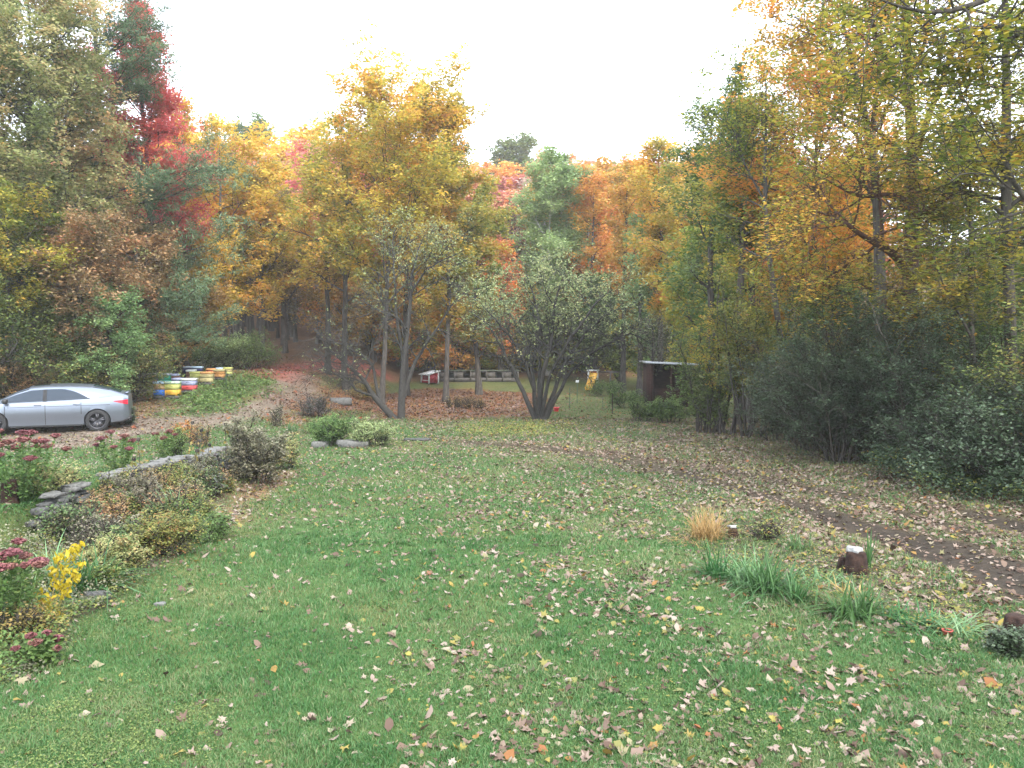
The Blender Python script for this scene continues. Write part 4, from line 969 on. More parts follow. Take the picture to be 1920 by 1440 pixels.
    top_patch('windscreen', .48, 1.22, lambda x: .60+.06*(x-.48), GLASS); top_patch('rear_window', -1.98, -1.22, lambda x: .58, GLASS); top_patch('sunroof', -.05, .38, lambda x: .42, GLASS)
    sp = Acc(); boxes(sp, (-2.15, 0, 1.145), (.10, 1.18, .025)); sp.build('spoiler', SILVER, T)
    bu = Acc(); boxes(bu, (-2.21, 0, .36), (.09, 1.35, .14)); bu.build('rear_diffuser', BLACKP, T)
    for wx in (-1.35, 1.35):
        for s in (1, -1):
            w_ = Acc(); yb = s*.80; nseg = 36; th_ = np.arange(nseg)*2*PI/nseg
            prof = [(.235, -.10), (.30, -.105), (.328, -.08), (.335, 0), (.328, .08), (.30, .105), (.235, .10)]
            V = np.array([[(wx+r_*math.cos(t), yb+o_, .335+r_*math.sin(t)) for t in th_] for r_, o_ in prof]); i = np.arange(V.shape[0]*nseg).reshape(-1, nseg)
            w_.add(V, np.stack([i[:-1], np.roll(i[:-1], -1, 1), np.roll(i[1:], -1, 1), i[1:]], -1).reshape(-1, 4))
            tyre = w_.build('wheel', RUBBER, T, True)
            w_ = Acc(); 
            ri = [(.24, .085), (.225, .09), (.215, .03), (.21, -.05), (.0, -.05)]
            V = np.array([[(wx+r_*math.cos(t), yb+s*o_, .335+r_*math.sin(t)) for t in th_] for r_, o_ in ri]); i = np.arange(V.shape[0]*nseg).reshape(-1, nseg)
            w_.add(V, np.stack([i[:-1], np.roll(i[:-1], -1, 1), np.roll(i[1:], -1, 1), i[1:]], -1).reshape(-1, 4))
            for k in range(5):
                a0 = k*2*PI/5+.3
                for da in (-.16, .16):
                    c0 = np.array([math.cos(a0+da*.3), math.sin(a0+da*.3)])*.03; c1 = np.array([math.cos(a0+da), math.sin(a0+da)])*.228
                    tt = np.array([-(c1-c0)[1], (c1-c0)[0]]); tt = tt/np.linalg.norm(tt)*.016
                    q = [c0-tt, c0+tt, c1+tt, c1-tt]
                    V = [(wx+p[0], yb+s*.075, .335+p[1]) for p in q]+[(wx+p[0], yb+s*.04, .335+p[1]) for p in q]
                    w_.add(V, [[0, 1, 2, 3], [0, 4, 5, 1], [1, 5, 6, 2], [2, 6, 7, 3], [3, 7, 4, 0]])
            w_.build('rim', RIM, tyre, False)
    return T
car()

# ---- bee hives
HC = {k: paint('hive_paint_'+k, c, .6, 0, .3, .1, 12) for k, c in dict(
    blue=(.05, .18, .60), peach=(.62, .42, .22), lime=(.48, .50, .16), amber=(.62, .36, .05), navy=(.035, .035, .11), plum=(.10, .05, .09), teal=(.02, .22, .15),
    lilac=(.33, .36, .52), red=(.50, .07, .07), tan=(.52, .45, .22), white=(.66, .70, .66), mint=(.48, .64, .48), paleblue=(.45, .60, .72), orange=(.65, .33, .12), brown=(.18, .09, .06), black=(.02, .02, .03), steel=(.30, .34, .40)).items()}
HDARK = paint('hive_entrance_dark', (.01, .01, .01), .9)
WOOD = roughmat('weathered_wood', (.06, .055, .05), (.14, .13, .12), 5, .9, .4, stretch=(1, 1, 6))
def hive(u0, u1, vb, vt, cols, lid, label, rz=.12, depth=None):
    p = G((u0+u1)/2, vb); s = p.y/FPX; wdt = (u1-u0)*s; ht = (vb-vt)*s
    T = thing('bee_hive', label, 'bee hive', p, rz, 'painted bee hives beside the drive')
    a = Acc(); boxes(a, (0, 0, .05), (wdt*1.02, .52, .10)); a.build('stand', WOOD, T)
    a = Acc(); hb = (ht-.17)/len(cols)
    for k, c in enumerate(cols):
        b_ = Acc(); z0 = .10+k*hb; boxes(b_, (0, 0, z0+hb/2), (wdt*.96, .50, hb-.006)); boxes(b_, (0, -.255, z0+hb*.7), (wdt*.3, .02, .03)); 
        for sx in (-1, 1): boxes(b_, (sx*wdt*.455, -.254, z0+hb*.5), (wdt*.04, .012, hb-.02))
        bo = b_.build('hive_box', HC[c], T)
        if k == 0:
            e = Acc(); boxes(e, (0, -.257, z0+.022), (wdt*.6, .012, .03)); e.build('entrance', HDARK, bo)
    a = Acc(); boxes(a, (0, 0, ht-.035), (wdt*1.04, .56, .07)); boxes(a, (0, 0, ht+.004), (wdt*.98, .52, .012)); a.build('lid', HC[lid], T)
    return T
hive(406, 421, 706, 690, ['lime', 'lime'], 'paleblue', 'pale blue lidded bee hive at the back right of the apiary')
hive(421, 435, 707, 690, ['lime', 'tan'], 'lime', 'lime green bee hive, rightmost at the back')
hive(389, 403, 710, 692, ['red', 'red'], 'orange', 'red bee hive behind the tan one')
hive(403, 421, 712, 693, ['orange', 'orange'], 'tan', 'orange pink bee hive with a cream lid')
hive(347, 362, 712, 688, ['black', 'navy'], 'steel', 'dark blue bee hive, farthest back on the left')
hive(363, 379, 713, 688, ['black', 'navy'], 'paleblue', 'navy bee hive with bright pale lid at the back')
hive(352, 366, 718, 694, ['brown', 'brown'], 'white', 'brown bee hive with white lid before the dark ones')
hive(359, 378, 721, 698, ['tan', 'lime'], 'lime', 'yellow green bee hive left of the tan one')
hive(379, 400, 722, 698, ['tan', 'tan'], 'orange', 'plain tan bee hive in the middle')
hive(322, 336, 724, 702, ['plum', 'brown'], 'lilac', 'brown purple bee hive tucked behind the green one')
hive(282, 301, 727, 701, ['plum', 'navy'], 'steel', 'near black navy bee hive, leftmost')
hive(301, 320, 727, 701, ['teal', 'teal'], 'steel', 'dark green bee hive beside the near black one')
hive(326, 342, 737, 709, ['lilac', 'lilac'], 'lilac', 'lilac blue bee hive behind the pair in front')
hive(344, 368, 737, 710, ['red', 'lilac'], 'white', 'bee hive with red lower box and lilac upper box')
hive(292, 312, 747, 716, ['blue', 'peach'], 'paleblue', 'bee hive with bright blue lower box, front left')
hive(313, 337, 747, 716, ['amber', 'lime'], 'mint', 'bee hive with amber lower box and pale mint lid, front right')

# ---- duck house: red walls, white trim, one-slope white roof
WHT = paint('white_trim', (.72, .73, .72), .6); REDW = paint('barn_red', (.40, .035, .05), .7); DARK = paint('dark_interior', (.012, .01, .01), .95)
p = G(806, 719); s = p.y/FPX
W_ = 21*s; D_ = .95; Ht_ = 20*s
T = thing('duck_house', 'small red duck house with white trim and sloping white roof on the field', 'duck house', p, R(38))
a = Acc(); prism(a, [(-W_/2, .06), (W_/2, .06), (W_/2, Ht_*1.12), (-W_/2, Ht_*.85)], D_/2, D_/2-.04); prism(a, [(-W_/2, .06), (W_/2, .06), (W_/2, Ht_*1.12), (-W_/2, Ht_*.85)], -D_/2+.04, -D_/2)
boxes(a, (W_/2-.02, 0, Ht_*.56), (.04, D_-.08, Ht_*1.06)); boxes(a, (-W_/2+.02, 0, .06+Ht_*.14), (.04, D_-.08, Ht_*.28)); boxes(a, (0, 0, .1), (W_-.08, D_-.08, .03)); a.build('wall', REDW, T)
a = Acc()
for x_ in (-1, 1):
    for y_ in (-1, 1): boxes(a, (x_*(W_/2-.015), y_*(D_/2-.015), Ht_*(.46 if x_ < 0 else .56)), (.085, .085, Ht_*(.85 if x_ < 0 else 1.08)))
boxes(a, (-W_/2-.002, 0, Ht_*.30), (.05, D_-.1, .05)); a.build('trim', WHT, T)
a = Acc(); 
for sg in (-1, 1):
    c0 = np.array([-W_/2-.03, -sg*D_*.38, .12]); c1 = np.array([-W_/2-.03, sg*D_*.38, Ht_*.27]); tubes(a, np.array([[c0, (c0+c1)/2, c1]]), np.full((1, 3), .022), 4)
a.build('door_cross', REDW, T)
a = Acc(); prism(a, [(-W_/2-.14, Ht_*.80), (W_/2+.10, Ht_*1.13), (W_/2+.10, Ht_*1.13+.06), (-W_/2-.14, Ht_*.80+.06)], D_/2+.1, -D_/2-.1); a.build('roof', WHT, T)

# ---- weathered pens: low board front with square dark openings
p0 = G(822, 717); p1 = G(972, 717); Ln = (p1-p0).length; s = p0.y/FPX; hp = 20*s
T = thing('poultry_pen', 'long low grey weathered board pen with square openings across the field', 'pen', p0, math.atan2(p1.y-p0.y, p1.x-p0.x))
a = Acc(); nb = 5; step = Ln/nb
boxes(a, (Ln/2, 0, .13), (Ln, .04, .26))
for i in range(nb):
    boxes(a, (i*step+step*.28, 0, hp*.62), (step*.56, .036, hp-.26)); 
    boxes(a, (i*step+step*.78, 0, hp-.05), (step*.44, .038, .10))
a.build('front_boards', WOOD, T)
a = Acc(); boxes(a, (Ln/2, 1.0, hp*.5), (Ln, .04, hp)); boxes(a, (-.02, .5, hp*.5), (.04, 1.0, hp)); boxes(a, (Ln+.02, .5, hp*.5), (.04, 1.0, hp)); boxes(a, (Ln/2, .5, hp+.03), (Ln+.2, 1.2, .05)); a.build('shell', roughmat('dark_weathered_wood', (.05, .045, .04), (.12, .15, .10), 5), T)
for i in range(nb+1):
    a = Acc(); boxes(a, (min(i*step, Ln-.04)+.02, -.05, hp*.55), (.09, .06, hp*1.1)); a.build('post', WOOD, T)
# tall weathered post
p = G(838, 745); a = Acc(); hh = topz(628, p.y)-p.z
t = np.linspace(0, 1, 8); tubes(a, np.stack([t*.03, t*0, t*hh-.1], 1)[None], (.115-.03*t)[None], 10); o = a.build('wooden_post', roughmat('post_grey', (.2, .19, .17), (.36, .35, .32), 6, .9, .3, stretch=(3, 3, .5)), None, True, p)
tag(o, 'tall smooth grey wooden post standing in the leafy field left of the right apple tree', 'post')

# ---- play house with yellow slide
p = G(1112, 733); s = p.y/FPX; YEL = paint('slide_yellow', (.70, .38, .03), .4)
T = thing('playset', 'wooden playset with yellow slide and white and red tower, beyond the garden stakes', 'playset', p, R(-8))
tw = 17*s; hd = 37*s
a = Acc()
for x_ in (-.5, .5):
    for y_ in (0, 1): boxes(a, (x_*tw-.05, .7+y_*tw, hd/2), (.09, .09, hd))
boxes(a, (-.05, .7+tw/2, hd), (tw+.2, tw+.2, .08)); boxes(a, (-.05, .7+tw/2, hd*.52), (tw, tw, .06)); a.build('tower_frame', WHT, T)
a = Acc(); boxes(a, (-tw/2-.05, .7+tw/2, hd*.74), (.03, tw-.1, hd*.40)); boxes(a, (-.05, .7+tw, hd*.74), (tw-.1, .03, hd*.40)); a.build('tower_panel', REDW, T)
a = Acc(); sw = .24
for k in range(10):
    t0, t1 = k/10, (k+1)/10
    f_ = lambda t: (.05-.30*t, .62-1.15*t, hd*.80*(1-t)**1.25+.10)
    (xa, ya, za), (xb, yb, zb_) = f_(t0), f_(t1)
    V = []
    for (xx, yy, zz) in ((xa, ya, za), (xb, yb, zb_)):
        V += [(xx-sw, yy, zz+.14), (xx-sw*.85, yy, zz), (xx+sw*.85, yy, zz), (xx+sw, yy, zz+.14), (xx+sw, yy, zz+.10), (xx+sw*.8, yy, zz-.04), (xx-sw*.8, yy, zz-.04), (xx-sw, yy, zz+.10)]
    a.add(V, [[j, (j+1) % 8, 8+(j+1) % 8, 8+j] for j in range(8)])
a.build('slide', YEL, T)
a = Acc(); bw = 42*s; boxes(a, (tw*.5+bw/2, .9, hd*.93), (bw, .1, .1)); 
for q in (.55, 1.0):
    for sg in (-1, 1): tubes(a, np.array([[(tw*.5+bw*q, .9, hd*.93), (tw*.5+bw*q, .9+sg*.35, hd*.45), (tw*.5+bw*q, .9+sg*.7, 0)]]), np.full((1, 3), .045), 5)
a.build('swing_beam', WOOD, T)

# ---- open shed
p = G(1221, 766); q = G(1296, 772); s = p.y/FPX; hs = (766-684)*s; ws = 74*s; ds = 1.8
SB = roughmat('shed_brown', (.028, .015, .013), (.06, .032, .026), 4, .9, .2, stretch=(1, 1, 5)); RF = roughmat('pale_sheet_roof', (.38, .40, .43), (.55, .57, .60), 3, .4, .1, stretch=(8, 1, 1))
T = thing('open_shed', 'brown open fronted shed with pale flat sheet roof behind the thicket', 'shed', p, 0)
a = Acc(); boxes(a, (0, ds/2, hs/2), (.18, ds, hs)); boxes(a, (ws, ds/2, hs/2), (.12, ds, hs)); boxes(a, (ws/2, ds+.052, hs/2), (ws+.12, .10, hs)); boxes(a, (ws/2+.05, .4, hs*.22), (ws-.34, .06, hs*.44)); a.build('wall', SB, T)
a = Acc(); prism(a, [(-.22, hs+.06), (ws+.3, hs-.04), (ws+.3, hs+.03), (-.22, hs+.13)], ds+.3, -.25); a.build('roof', RF, T)
for xx in (0, ws*.5, ws):
    a = Acc(); boxes(a, (xx, -.04, hs/2), (.09, .078, hs-.02)); a.build('post', SB, T)

# ---- red pot, stakes
REDP = paint('red_plastic', (.62, .03, .05), .35)
def pot(p, r, h, label, mat, name='plant_pot'):
    T = thing(name, label, 'pot', p); nseg = 20; th_ = np.arange(nseg)*2*PI/nseg
    prof = [(0, 0), (r*.75, 0), (r*.95, h*.85), (r*1.06, h*.86), (r*1.06, h), (r*.9, h), (r*.85, h*.8), (0, h*.78)]
    V = np.array([[(a_*math.cos(t), a_*math.sin(t), z_) for t in th_] for a_, z_ in prof[1:-1]]); i = np.arange(V.shape[0]*nseg).reshape(-1, nseg)
    a = Acc(); a.add(V, np.stack([i[:-1], np.roll(i[:-1], -1, 1), np.roll(i[1:], -1, 1), i[1:]], -1).reshape(-1, 4)); a.build('bowl', mat, T, True)
    a = Acc(); a.add([(r*.86*math.cos(t), r*.86*math.sin(t), h*.8) for t in th_], [list(range(nseg))]); a.build('soil', BARK_DARK, T); return T
p = at(1043, 766, G(1043, 772).y); p.z = H(p.x, p.y); pot(p, .12, .17, 'small bright red plastic pot beside the right apple tree trunks', REDP)
p = G(1776, 1196); pot(p, .045, .06, 'little red flower pot at the front edge of the right flower bed', paint('clay_red', (.38, .07, .05), .6))
GM = paint('green_metal', (.05, .10, .06), .5)
def stake(u, vb, vt, label, mat=GM, r=.018, cap=None):
    p = G(u, vb); h = (vb-vt)*p.y/FPX; T = thing('garden_stake', label, 'stake', p, 0, 'garden stakes by the shed'); a = Acc()
    tubes(a, np.array([[(0, 0, -.1), (.005, 0, h*.5), (.01, 0, h)]]), np.full((1, 3), r), 5)
    for k in range(4): boxes(a, (0, -r, h*(.3+.2*k)), (.05, .01, .012))
    a.build('rod', mat, T)
    if cap: a = Acc(); rock(a, np.random.default_rng(1), (.01, 0, h+.05), (.14, .14, .12)); a.build('cap', cap, T, True)
stake(1068, 766, 727, 'green garden stake nearest the right apple tree')
stake(1082, 756, 717, 'green garden stake topped with a white cup', cap=WHT)
stake(1148, 776, 738, 'leaning dark garden stake in front of the playset beam', BARK_DARK, .022)
stake(1130, 768, 745, 'short thin stake between the playset and the garden', GM, .012)
stake(1240, 783, 742, 'dark metal stake in front of the open shed', BARK_DARK)
stake(424, 727, 695, 'thin green wire fence stake right of the hives', GM, .016); stake(452, 722, 700, 'short wire fence stake at the end of the apiary', GM, .014)

# ================================================================== GARDEN
def loc_bush(u, v, htpx, name, label, mat, seed, wpx, leafn, ls, **k):
    """a shrub standing where the picture point (u, v) meets the ground"""
    p = G(u, v); s = p.y/FPX; Ht = htpx*s; hw = wpx*s/2
    rng = np.random.default_rng(seed); st = []; nst = k.pop('nst', 10); r = k.pop('r', .012); op = k.pop('open_', .1); bark = k.pop('bark', BARK_DARK)
    for i in range(nst):
        az = i*2.4+rng.random(); q = hw*.95*math.sqrt(rng.random()); h = Ht*rng.uniform(.45, 1.0)*(1-.25*(q/hw)**2)
        pts = [(math.cos(az)*q*(.6+.4*t), math.sin(az)*q*(.6+.4*t), h*t*(1-.1*t)-.03) for t in np.linspace(0, 1, 6)]
        st.append((pts, [r*.7*(1-.8*t)*max(Ht, .2)**.5 for t in np.linspace(0, 1, 6)]))
    return make_tree(name, label, k.pop('cat', 'bush'), p, Ht, seed, (bark, M[mat]), stems=st, R0=hw*.5, n1=k.pop('n1', 7), n2=k.pop('n2', 5), n3=k.pop('n3', 3), cb=op, tr1=(op, 1), leafn=leafn, ls=ls,
                     spread=ls*k.pop('sp', 1.4), env='flat', ang1=(20, 60), flat=k.pop('flat', .45), sides=4, trunk_name='stems', crown_name='foliage', twig_r=.002, **k)
M['yellowleaf'] = leafmat('yellow_garden_leaf', [(.26, .22, .03), (.42, .29, .02), (.50, .33, .03)], .35)
M['freshgreen'] = leafmat('fresh_green_leaf', [(.07, .14, .04), (.12, .21, .06), (.20, .28, .09)], .35)
M['straw'] = leafmat('straw_blade', [(.22, .17, .06), (.34, .24, .09), (.42, .26, .10)], .2)
M['strap'] = leafmat('strap_leaf', [(.025, .075, .025), (.05, .13, .04), (.09, .19, .06)], .3, .4)
M['paleblade'] = leafmat('pale_strap_leaf', [(.10, .19, .08), (.16, .27, .12), (.24, .34, .17)], .3, .4)
M['sedumhead'] = leafmat('sedum_flower', [(.10, .045, .04), (.18, .065, .06), (.24, .12, .11)], .1, .9)
M['orangeleaf'] = leafmat('orange_garden_leaf', [(.30, .20, .05), (.48, .22, .04), (.50, .14, .04)], .35)
loc_bush(244, 797, 50, 'dark_plant', 'narrow dark leafy plant just behind the car tail', 'dkgreen', 240, 18, 1200, .06, nst=6, cat='plant')
loc_bush(592, 784, 48, 'purple_shrub', 'grey purple leafless looking shrub beside the drive', 'purple', 200, 62, 3500, .05, nst=12)
loc_bush(622, 836, 54, 'green_shrub', 'bright green rounded shrub behind the flat stones at the lawn edge', 'freshgreen', 201, 80, 9000, .045, nst=14)
loc_bush(600, 815, 30, 'green_shrub', 'lime green low shrub behind the bright green one', 'freshgreen', 202, 50, 3500, .045)
loc_bush(695, 836, 46, 'green_shrub', 'loose yellow green shrub right of the bright green one', 'apple', 203, 80, 5500, .045, nst=12)
loc_bush(475, 905, 140, 'seed_head_shrub', 'tall shrub with mottled tan seed heads and dark stem at the left bed end', 'greytan', 204, 115, 12000, .045, nst=13, sp=1.3)
loc_bush(445, 900, 60, 'seed_head_shrub', 'lower grey green growth at the foot of the mottled tan shrub', 'purple', 205, 80, 3500, .04)
loc_bush(530, 880, 70, 'seed_head_shrub', 'olive shrub right of the mottled tan one', 'oak', 206, 60, 3500, .045)
loc_bush(520, 800, 55, 'grey_weed', 'thin grey green weed stalk beside the drive', 'greytan', 207, 26, 700, .05, cat='plant')
loc_bush(850, 765, 22, 'dead_shrub', 'brown leafless shrub at the foot of the tall post', 'brown', 208, 30, 500, .05, nst=14, n1=8)
loc_bush(882, 766, 17, 'dead_shrub', 'wide low brown shrub right of the tall post', 'brown', 209, 50, 700, .05, nst=14, n1=8)
loc_bush(690, 752, 30, 'brown_shrub', 'brown green shrub behind the left apple tree', 'brown', 210, 60, 2500, .07)
loc_bush(850, 702, 26, 'orange_bush', 'orange red bush behind the duck house and post', 'orange', 211, 56, 2500, .12)
loc_bush(925, 702, 36, 'yellow_bush', 'yellow green bush behind the grey pen', 'yolive', 212, 70, 2500, .14)
loc_bush(780, 700, 34, 'green_bush', 'green bush left of the duck house at the field edge', 'thicket', 213, 60, 2500, .14)
loc_bush(1205, 790, 40, 'garden_plant', 'leafy green vegetable patch plants before the open shed', 'midgreen', 214, 60, 3500, .06, cat='plant')
loc_bush(1255, 793, 55, 'garden_plant', 'leafy green plants overgrowing the shed post', 'midgreen', 215, 60, 5000, .06, cat='plant')
loc_bush(1180, 765, 28, 'garden_plant', 'low green plants behind the dark leaning stake', 'midgreen', 216, 70, 3000, .07, cat='plant')
loc_bush(1130, 742, 20, 'garden_plant', 'low grass green plants at the foot of the slide', 'midgreen', 217, 70, 2500, .08, cat='plant')
loc_bush(1255, 735, 50, 'vine', 'pale leaved vine hanging over the shed front', 'apple', 218, 50, 2500, .07, cat='plant')
loc_bush(320, 700, 22, 'yellow_bush', 'bright yellow little bush behind the green bee hive', 'yellowleaf', 219, 34, 900, .1)
loc_bush(345, 832, 48, 'orange_plant', 'feathery orange plant in the left bed', 'orangeleaf', 220, 42, 2500, .035, cat='plant')
loc_bush(330, 858, 60, 'green_plant', 'light green leafy plant left of the feathery orange one', 'freshgreen', 221, 60, 3500, .04, cat='plant')
loc_bush(375, 840, 60, 'orange_plant', 'rusty tall plant behind the dead coneflower stalks', 'russet', 222, 40, 1200, .035, cat='plant')
loc_bush(80, 930, 60, 'green_plant', 'brown green weeds at the foot of the large sedum', 'oak', 223, 110, 4500, .035, cat='plant')
loc_bush(255, 960, 80, 'grey_plant', 'faded grey green perennials on the wall slope', 'greytan', 224, 90, 5500, .03, cat='plant')
loc_bush(200, 990, 66, 'grey_plant', 'reddish faded stems growing before the stone wall', 'russet', 225, 90, 2500, .03, cat='plant', n1=8)
loc_bush(300, 1040, 76, 'green_plant', 'sprawling green weeds in the middle of the left bed', 'thicket', 226, 130, 8000, .03, cat='plant')
loc_bush(215, 1075, 70, 'green_plant', 'tangled olive plants right of the yellow leaves', 'oak', 227, 110, 6000, .03, cat='plant')
loc_bush(385, 1010, 44, 'green_plant', 'low green leafy plants at the bed edge', 'midgreen', 228, 90, 4500, .03, cat='plant')
loc_bush(300, 925, 50, 'dead_plant', 'brown dried plant in the middle of the bed', 'brown', 229, 80, 1500, .03, cat='plant', n1=9)
loc_bush(385, 930, 50, 'grey_plant', 'grey green plant near the mottled shrub', 'purple', 230, 70, 2500, .03, cat='plant')
loc_bush(30, 1200, 60, 'dead_plant', 'dark dried plant stems at the lower left edge', 'brown', 231, 110, 1200, .03, cat='plant', n1=9)
loc_bush(1895, 1235, 66, 'dark_plant', 'blue green leafy plant by the dark stump at the right edge', 'dkgreen', 232, 70, 2600, .035, cat='plant')
loc_bush(1440, 1010, 34, 'green_plant', 'small reddish green plant between the iris clumps', 'thicket', 233, 60, 500, .03, cat='plant')

M['weed'] = leafmat('bed_weed_leaf', [(.03, .055, .02), (.06, .11, .035), (.10, .16, .055), (.17, .20, .08), (.20, .14, .08)], .3)
rngb = np.random.default_rng(610); made = 0
for k_ in range(400):
    if made >= 52: break
    yb = 6.2+12*rngb.random(); xb = -rngb.uniform(2.2, 8.5)
    if poly_sd(Z_bed, np.array([xb]), np.array([yb]))[0] < .15: continue
    u_ = 960+FPX*xb/yb
    v_ = 640+(CAM_H-H(xb, yb))*FPX/yb
    if u_ < -20 or (u_ < 190 and v_ > 1020): continue
    kind_ = made % 4
    row = 'nearest the camera' if yb < 8.5 else 'in the middle of the bed' if yb < 12 else 'at the far end of the bed'
    nm_, lb_, mt_ = (('weedy_plant', 'tangled green weed plant', 'weed'), ('faded_perennial', 'faded tan stemmed perennial', 'greytan'), ('leafy_perennial', 'leafy green perennial', 'thicket'), ('leafy_perennial', 'fresh green perennial', 'midgreen'))[kind_] if made % 8 != 7 else ('dry_stalks', 'russet dry stalked plant', 'russet')
    hh_ = rngb.uniform(.28, .62)*FPX/yb; made += 1
    loc_bush(u_, v_, hh_, nm_, '%s in the left bed, %s' % (lb_, row), mt_, 620+made, hh_*rngb.uniform(.7, 1.3), 2600 if kind_ % 2 == 0 else 1100, .034, cat='plant', n1=8, sp=1.8, r=.006, group='%ss in the left bed, %s' % (lb_, row), nst=9, open_=.15)
# sedums: stems, fleshy leaves, flat red flower heads
def sedum(u, v, htpx, wpx, seed, label, nh=12, hr=.075, leafy=True):
    p = G(u, v); s = p.y/FPX; Ht = htpx*s; hw = wpx*s/2; rng = np.random.default_rng(seed)
    T = thing('sedum', label, 'flowering plant', p); P0 = []; tops = []
    for i in range(nh):
        az = i*2.4+rng.random(); q = hw*math.sqrt((i+.5)/nh); h = Ht*rng.uniform(.72, 1)*(1-.22*(q/hw)**2)
        P0.append([(math.cos(az)*q*(.3+.7*t**.8), math.sin(az)*q*(.3+.7*t**.8), h*t) for t in np.linspace(0, 1, 6)]); tops.append(P0[-1][-1])
    P0 = np.array(P0); a = Acc(); tubes(a, P0, np.full(P0.shape[:2], .006), 4); a.build('stems', M['freshgreen'], T, True)
    la = Acc(); leaves(la, rng, P0, np.full(nh, .5), nh*90, .06, .035, .25, .4, tr=(.1, .95)); la.build('foliage', M['midgreen'], T)
    for i, t in enumerate(tops):
        r = hr*.85*rng.uniform(.55, 1.3); n = 260; qa = rng.random(n)*2*PI; qr = r*np.sqrt(rng.random(n))
        c = np.stack([t[0]+np.cos(qa)*qr, t[1]+np.sin(qa)*qr, t[2]+.35*r*(1-(qr/r)**2)+rng.normal(0, .004, n)], 1)
        sz = .011*rng.uniform(.6, 1.4, n)[:, None]; nn = nrm(np.c_[rng.normal(0, .5, (n, 2)), np.ones(n)]); d = nrm(np.cross(nn, rng.normal(0, 1, (n, 3)))); e = np.cross(nn, d)
        h = Acc(); h.add(np.stack([c-d*sz, c+e*sz, c+d*sz, c-e*sz], 1), np.arange(n*4).reshape(n, 4), np.clip(rng.normal(.5, .2, n), 0, 1))
        th_ = np.arange(14)*2*PI/14; V = [(t[0]+math.cos(q)*r*.92, t[1]+math.sin(q)*r*.92, t[2]-.008) for q in th_]+[(t[0], t[1], t[2]+.30*r)]+[(t[0], t[1], t[2]-.04)]
        h.add(V, [[j, (j+1) % 14, 14] for j in range(14)]+[[(j+1) % 14, j, 15] for j in range(14)], .25)
        h.build('flower_head', M['sedumhead'], T)
sedum(35, 940, 142, 190, 300, 'large red headed sedum at the left edge above the stone wall', 26, .10)
sedum(222, 882, 76, 96, 301, 'red headed green sedum behind the wall near the car tail', 11, .10)
sedum(310, 862, 60, 60, 302, 'smaller pink red sedum right of the one by the car tail', 7, .09)
sedum(12, 1190, 185, 150, 303, 'near dark red sedum with big flat heads at the left edge', 15, .085)
sedum(75, 1245, 60, 90, 304, 'low dull red sedum heads beneath the yellow leaves', 6, .045)
# dead coneflowers
for i, (u, v, h) in enumerate(((355, 870, 78), (381, 872, 64), (372, 880, 52), (388, 885, 50), (263, 905, 72), (257, 925, 62), (268, 930, 50), (425, 905, 110), (345, 900, 40), (245, 950, 60), (362, 905, 60))):
    p = G(u, v); s = p.y/FPX; T = thing('dead_coneflower', ('tall', 'short', 'thin', 'dark', 'bent', 'leaning', 'small', 'tallest', 'stubby', 'front', 'drooping')[i]+' dead coneflower stalk with black seed head, '+('left of the mottled shrub' if u > 300 and u < 420 else 'against the mottled shrub' if u > 420 else 'behind the stone wall'), 'dead flower', p, 0, 'dead coneflowers in the left bed')
    rng = np.random.default_rng(320+i); a = Acc(); t = np.linspace(0, 1, 6); l1, l2_ = rng.normal(0, .05, 2)
    P = np.stack([l1*t**2, l2_*t**2, t*h*s], 1)[None]; tubes(a, P, np.full((1, 6), .006), 4); a.build('stem', BARK_DARK, T)
    a = Acc(); rock(a, rng, tuple(P[0, -1]), (.055, .055, .06), rough=.06); a.build('seed_head', DARK if i % 2 else BARK_DARK, T, True)
    la = Acc(); leaves(la, rng, P, np.array([.4]), 14, .08, .03, .2, .2, droop=.8); la.build('dry_leaves', M['brown'], T)

# strap-leaved clumps
def clump(name, u, v, n, lpx, wid_, label, mat, seed, spread=.12, lean=(.2, 1.1), cat='plant', sag=1.2, group=None):
    p = G(u, v); s = p.y/FPX; rng = np.random.default_rng(seed); a = Acc(); blades(a, rng, (0, 0, 0), int(n*1.35), lpx*s*1.2, wid_*1.2, spread*.8, (lean[0]+.15, lean[1]+.35), 5, sag)
    o = a.build(name, M[mat], None, True, p); tag(o, label, cat, group); return o
clump('daylily', 345, 985, 110, 100, .016, 'pale green daylily clump arching in the middle of the left bed', 'paleblade', 340, .13)
clump('daylily', 320, 935, 30, 70, .014, 'small daylily tuft behind the arching clump', 'paleblade', 341, .06)
clump('daylily', 165, 1105, 120, 110, .014, 'green daylily clump beside the yellow leaved stems', 'strap', 342, .11)
clump('daylily', 95, 1090, 40, 120, .014, 'yellowing daylily leaves in front of the stone wall', 'paleblade', 343, .08)
clump('dry_grass', 1325, 1012, 260, 72, .005, 'orange dry ornamental grass tuft at the head of the right bed', 'straw', 344, .10, (.1, .7))
clump('dry_grass', 1290, 1018, 80, 50, .005, 'flattened dry grass left of the orange tuft', 'straw', 345, .10, (.9, 1.6))
clump('iris', 1345, 1085, 60, 82, .014, 'narrow leaved green clump below the orange dry tuft', 'strap', 346, .09, (.1, .9))
clump('iris', 1436, 1112, 120, 108, .015, 'largest deep green strap leaved clump in the right bed', 'strap', 347, .12, (.1, 1.1))
clump('iris', 1402, 1095, 60, 80, .012, 'pale green clump touching the largest one', 'paleblade', 348, .10, (.2, 1.1))
clump('iris', 1497, 1130, 34, 80, .012, 'slim upright tuft right of the largest clump', 'strap', 349, .05, (.1, .5))
clump('iris', 1602, 1158, 120, 100, .015, 'dense green clump in front of the stump', 'strap', 350, .12, (.1, 1.1))
clump('iris', 1628, 1068, 8, 72, .022, 'single tall iris fan standing beside the stump', 'strap', 351, .02, (.02, .12), sag=.3)
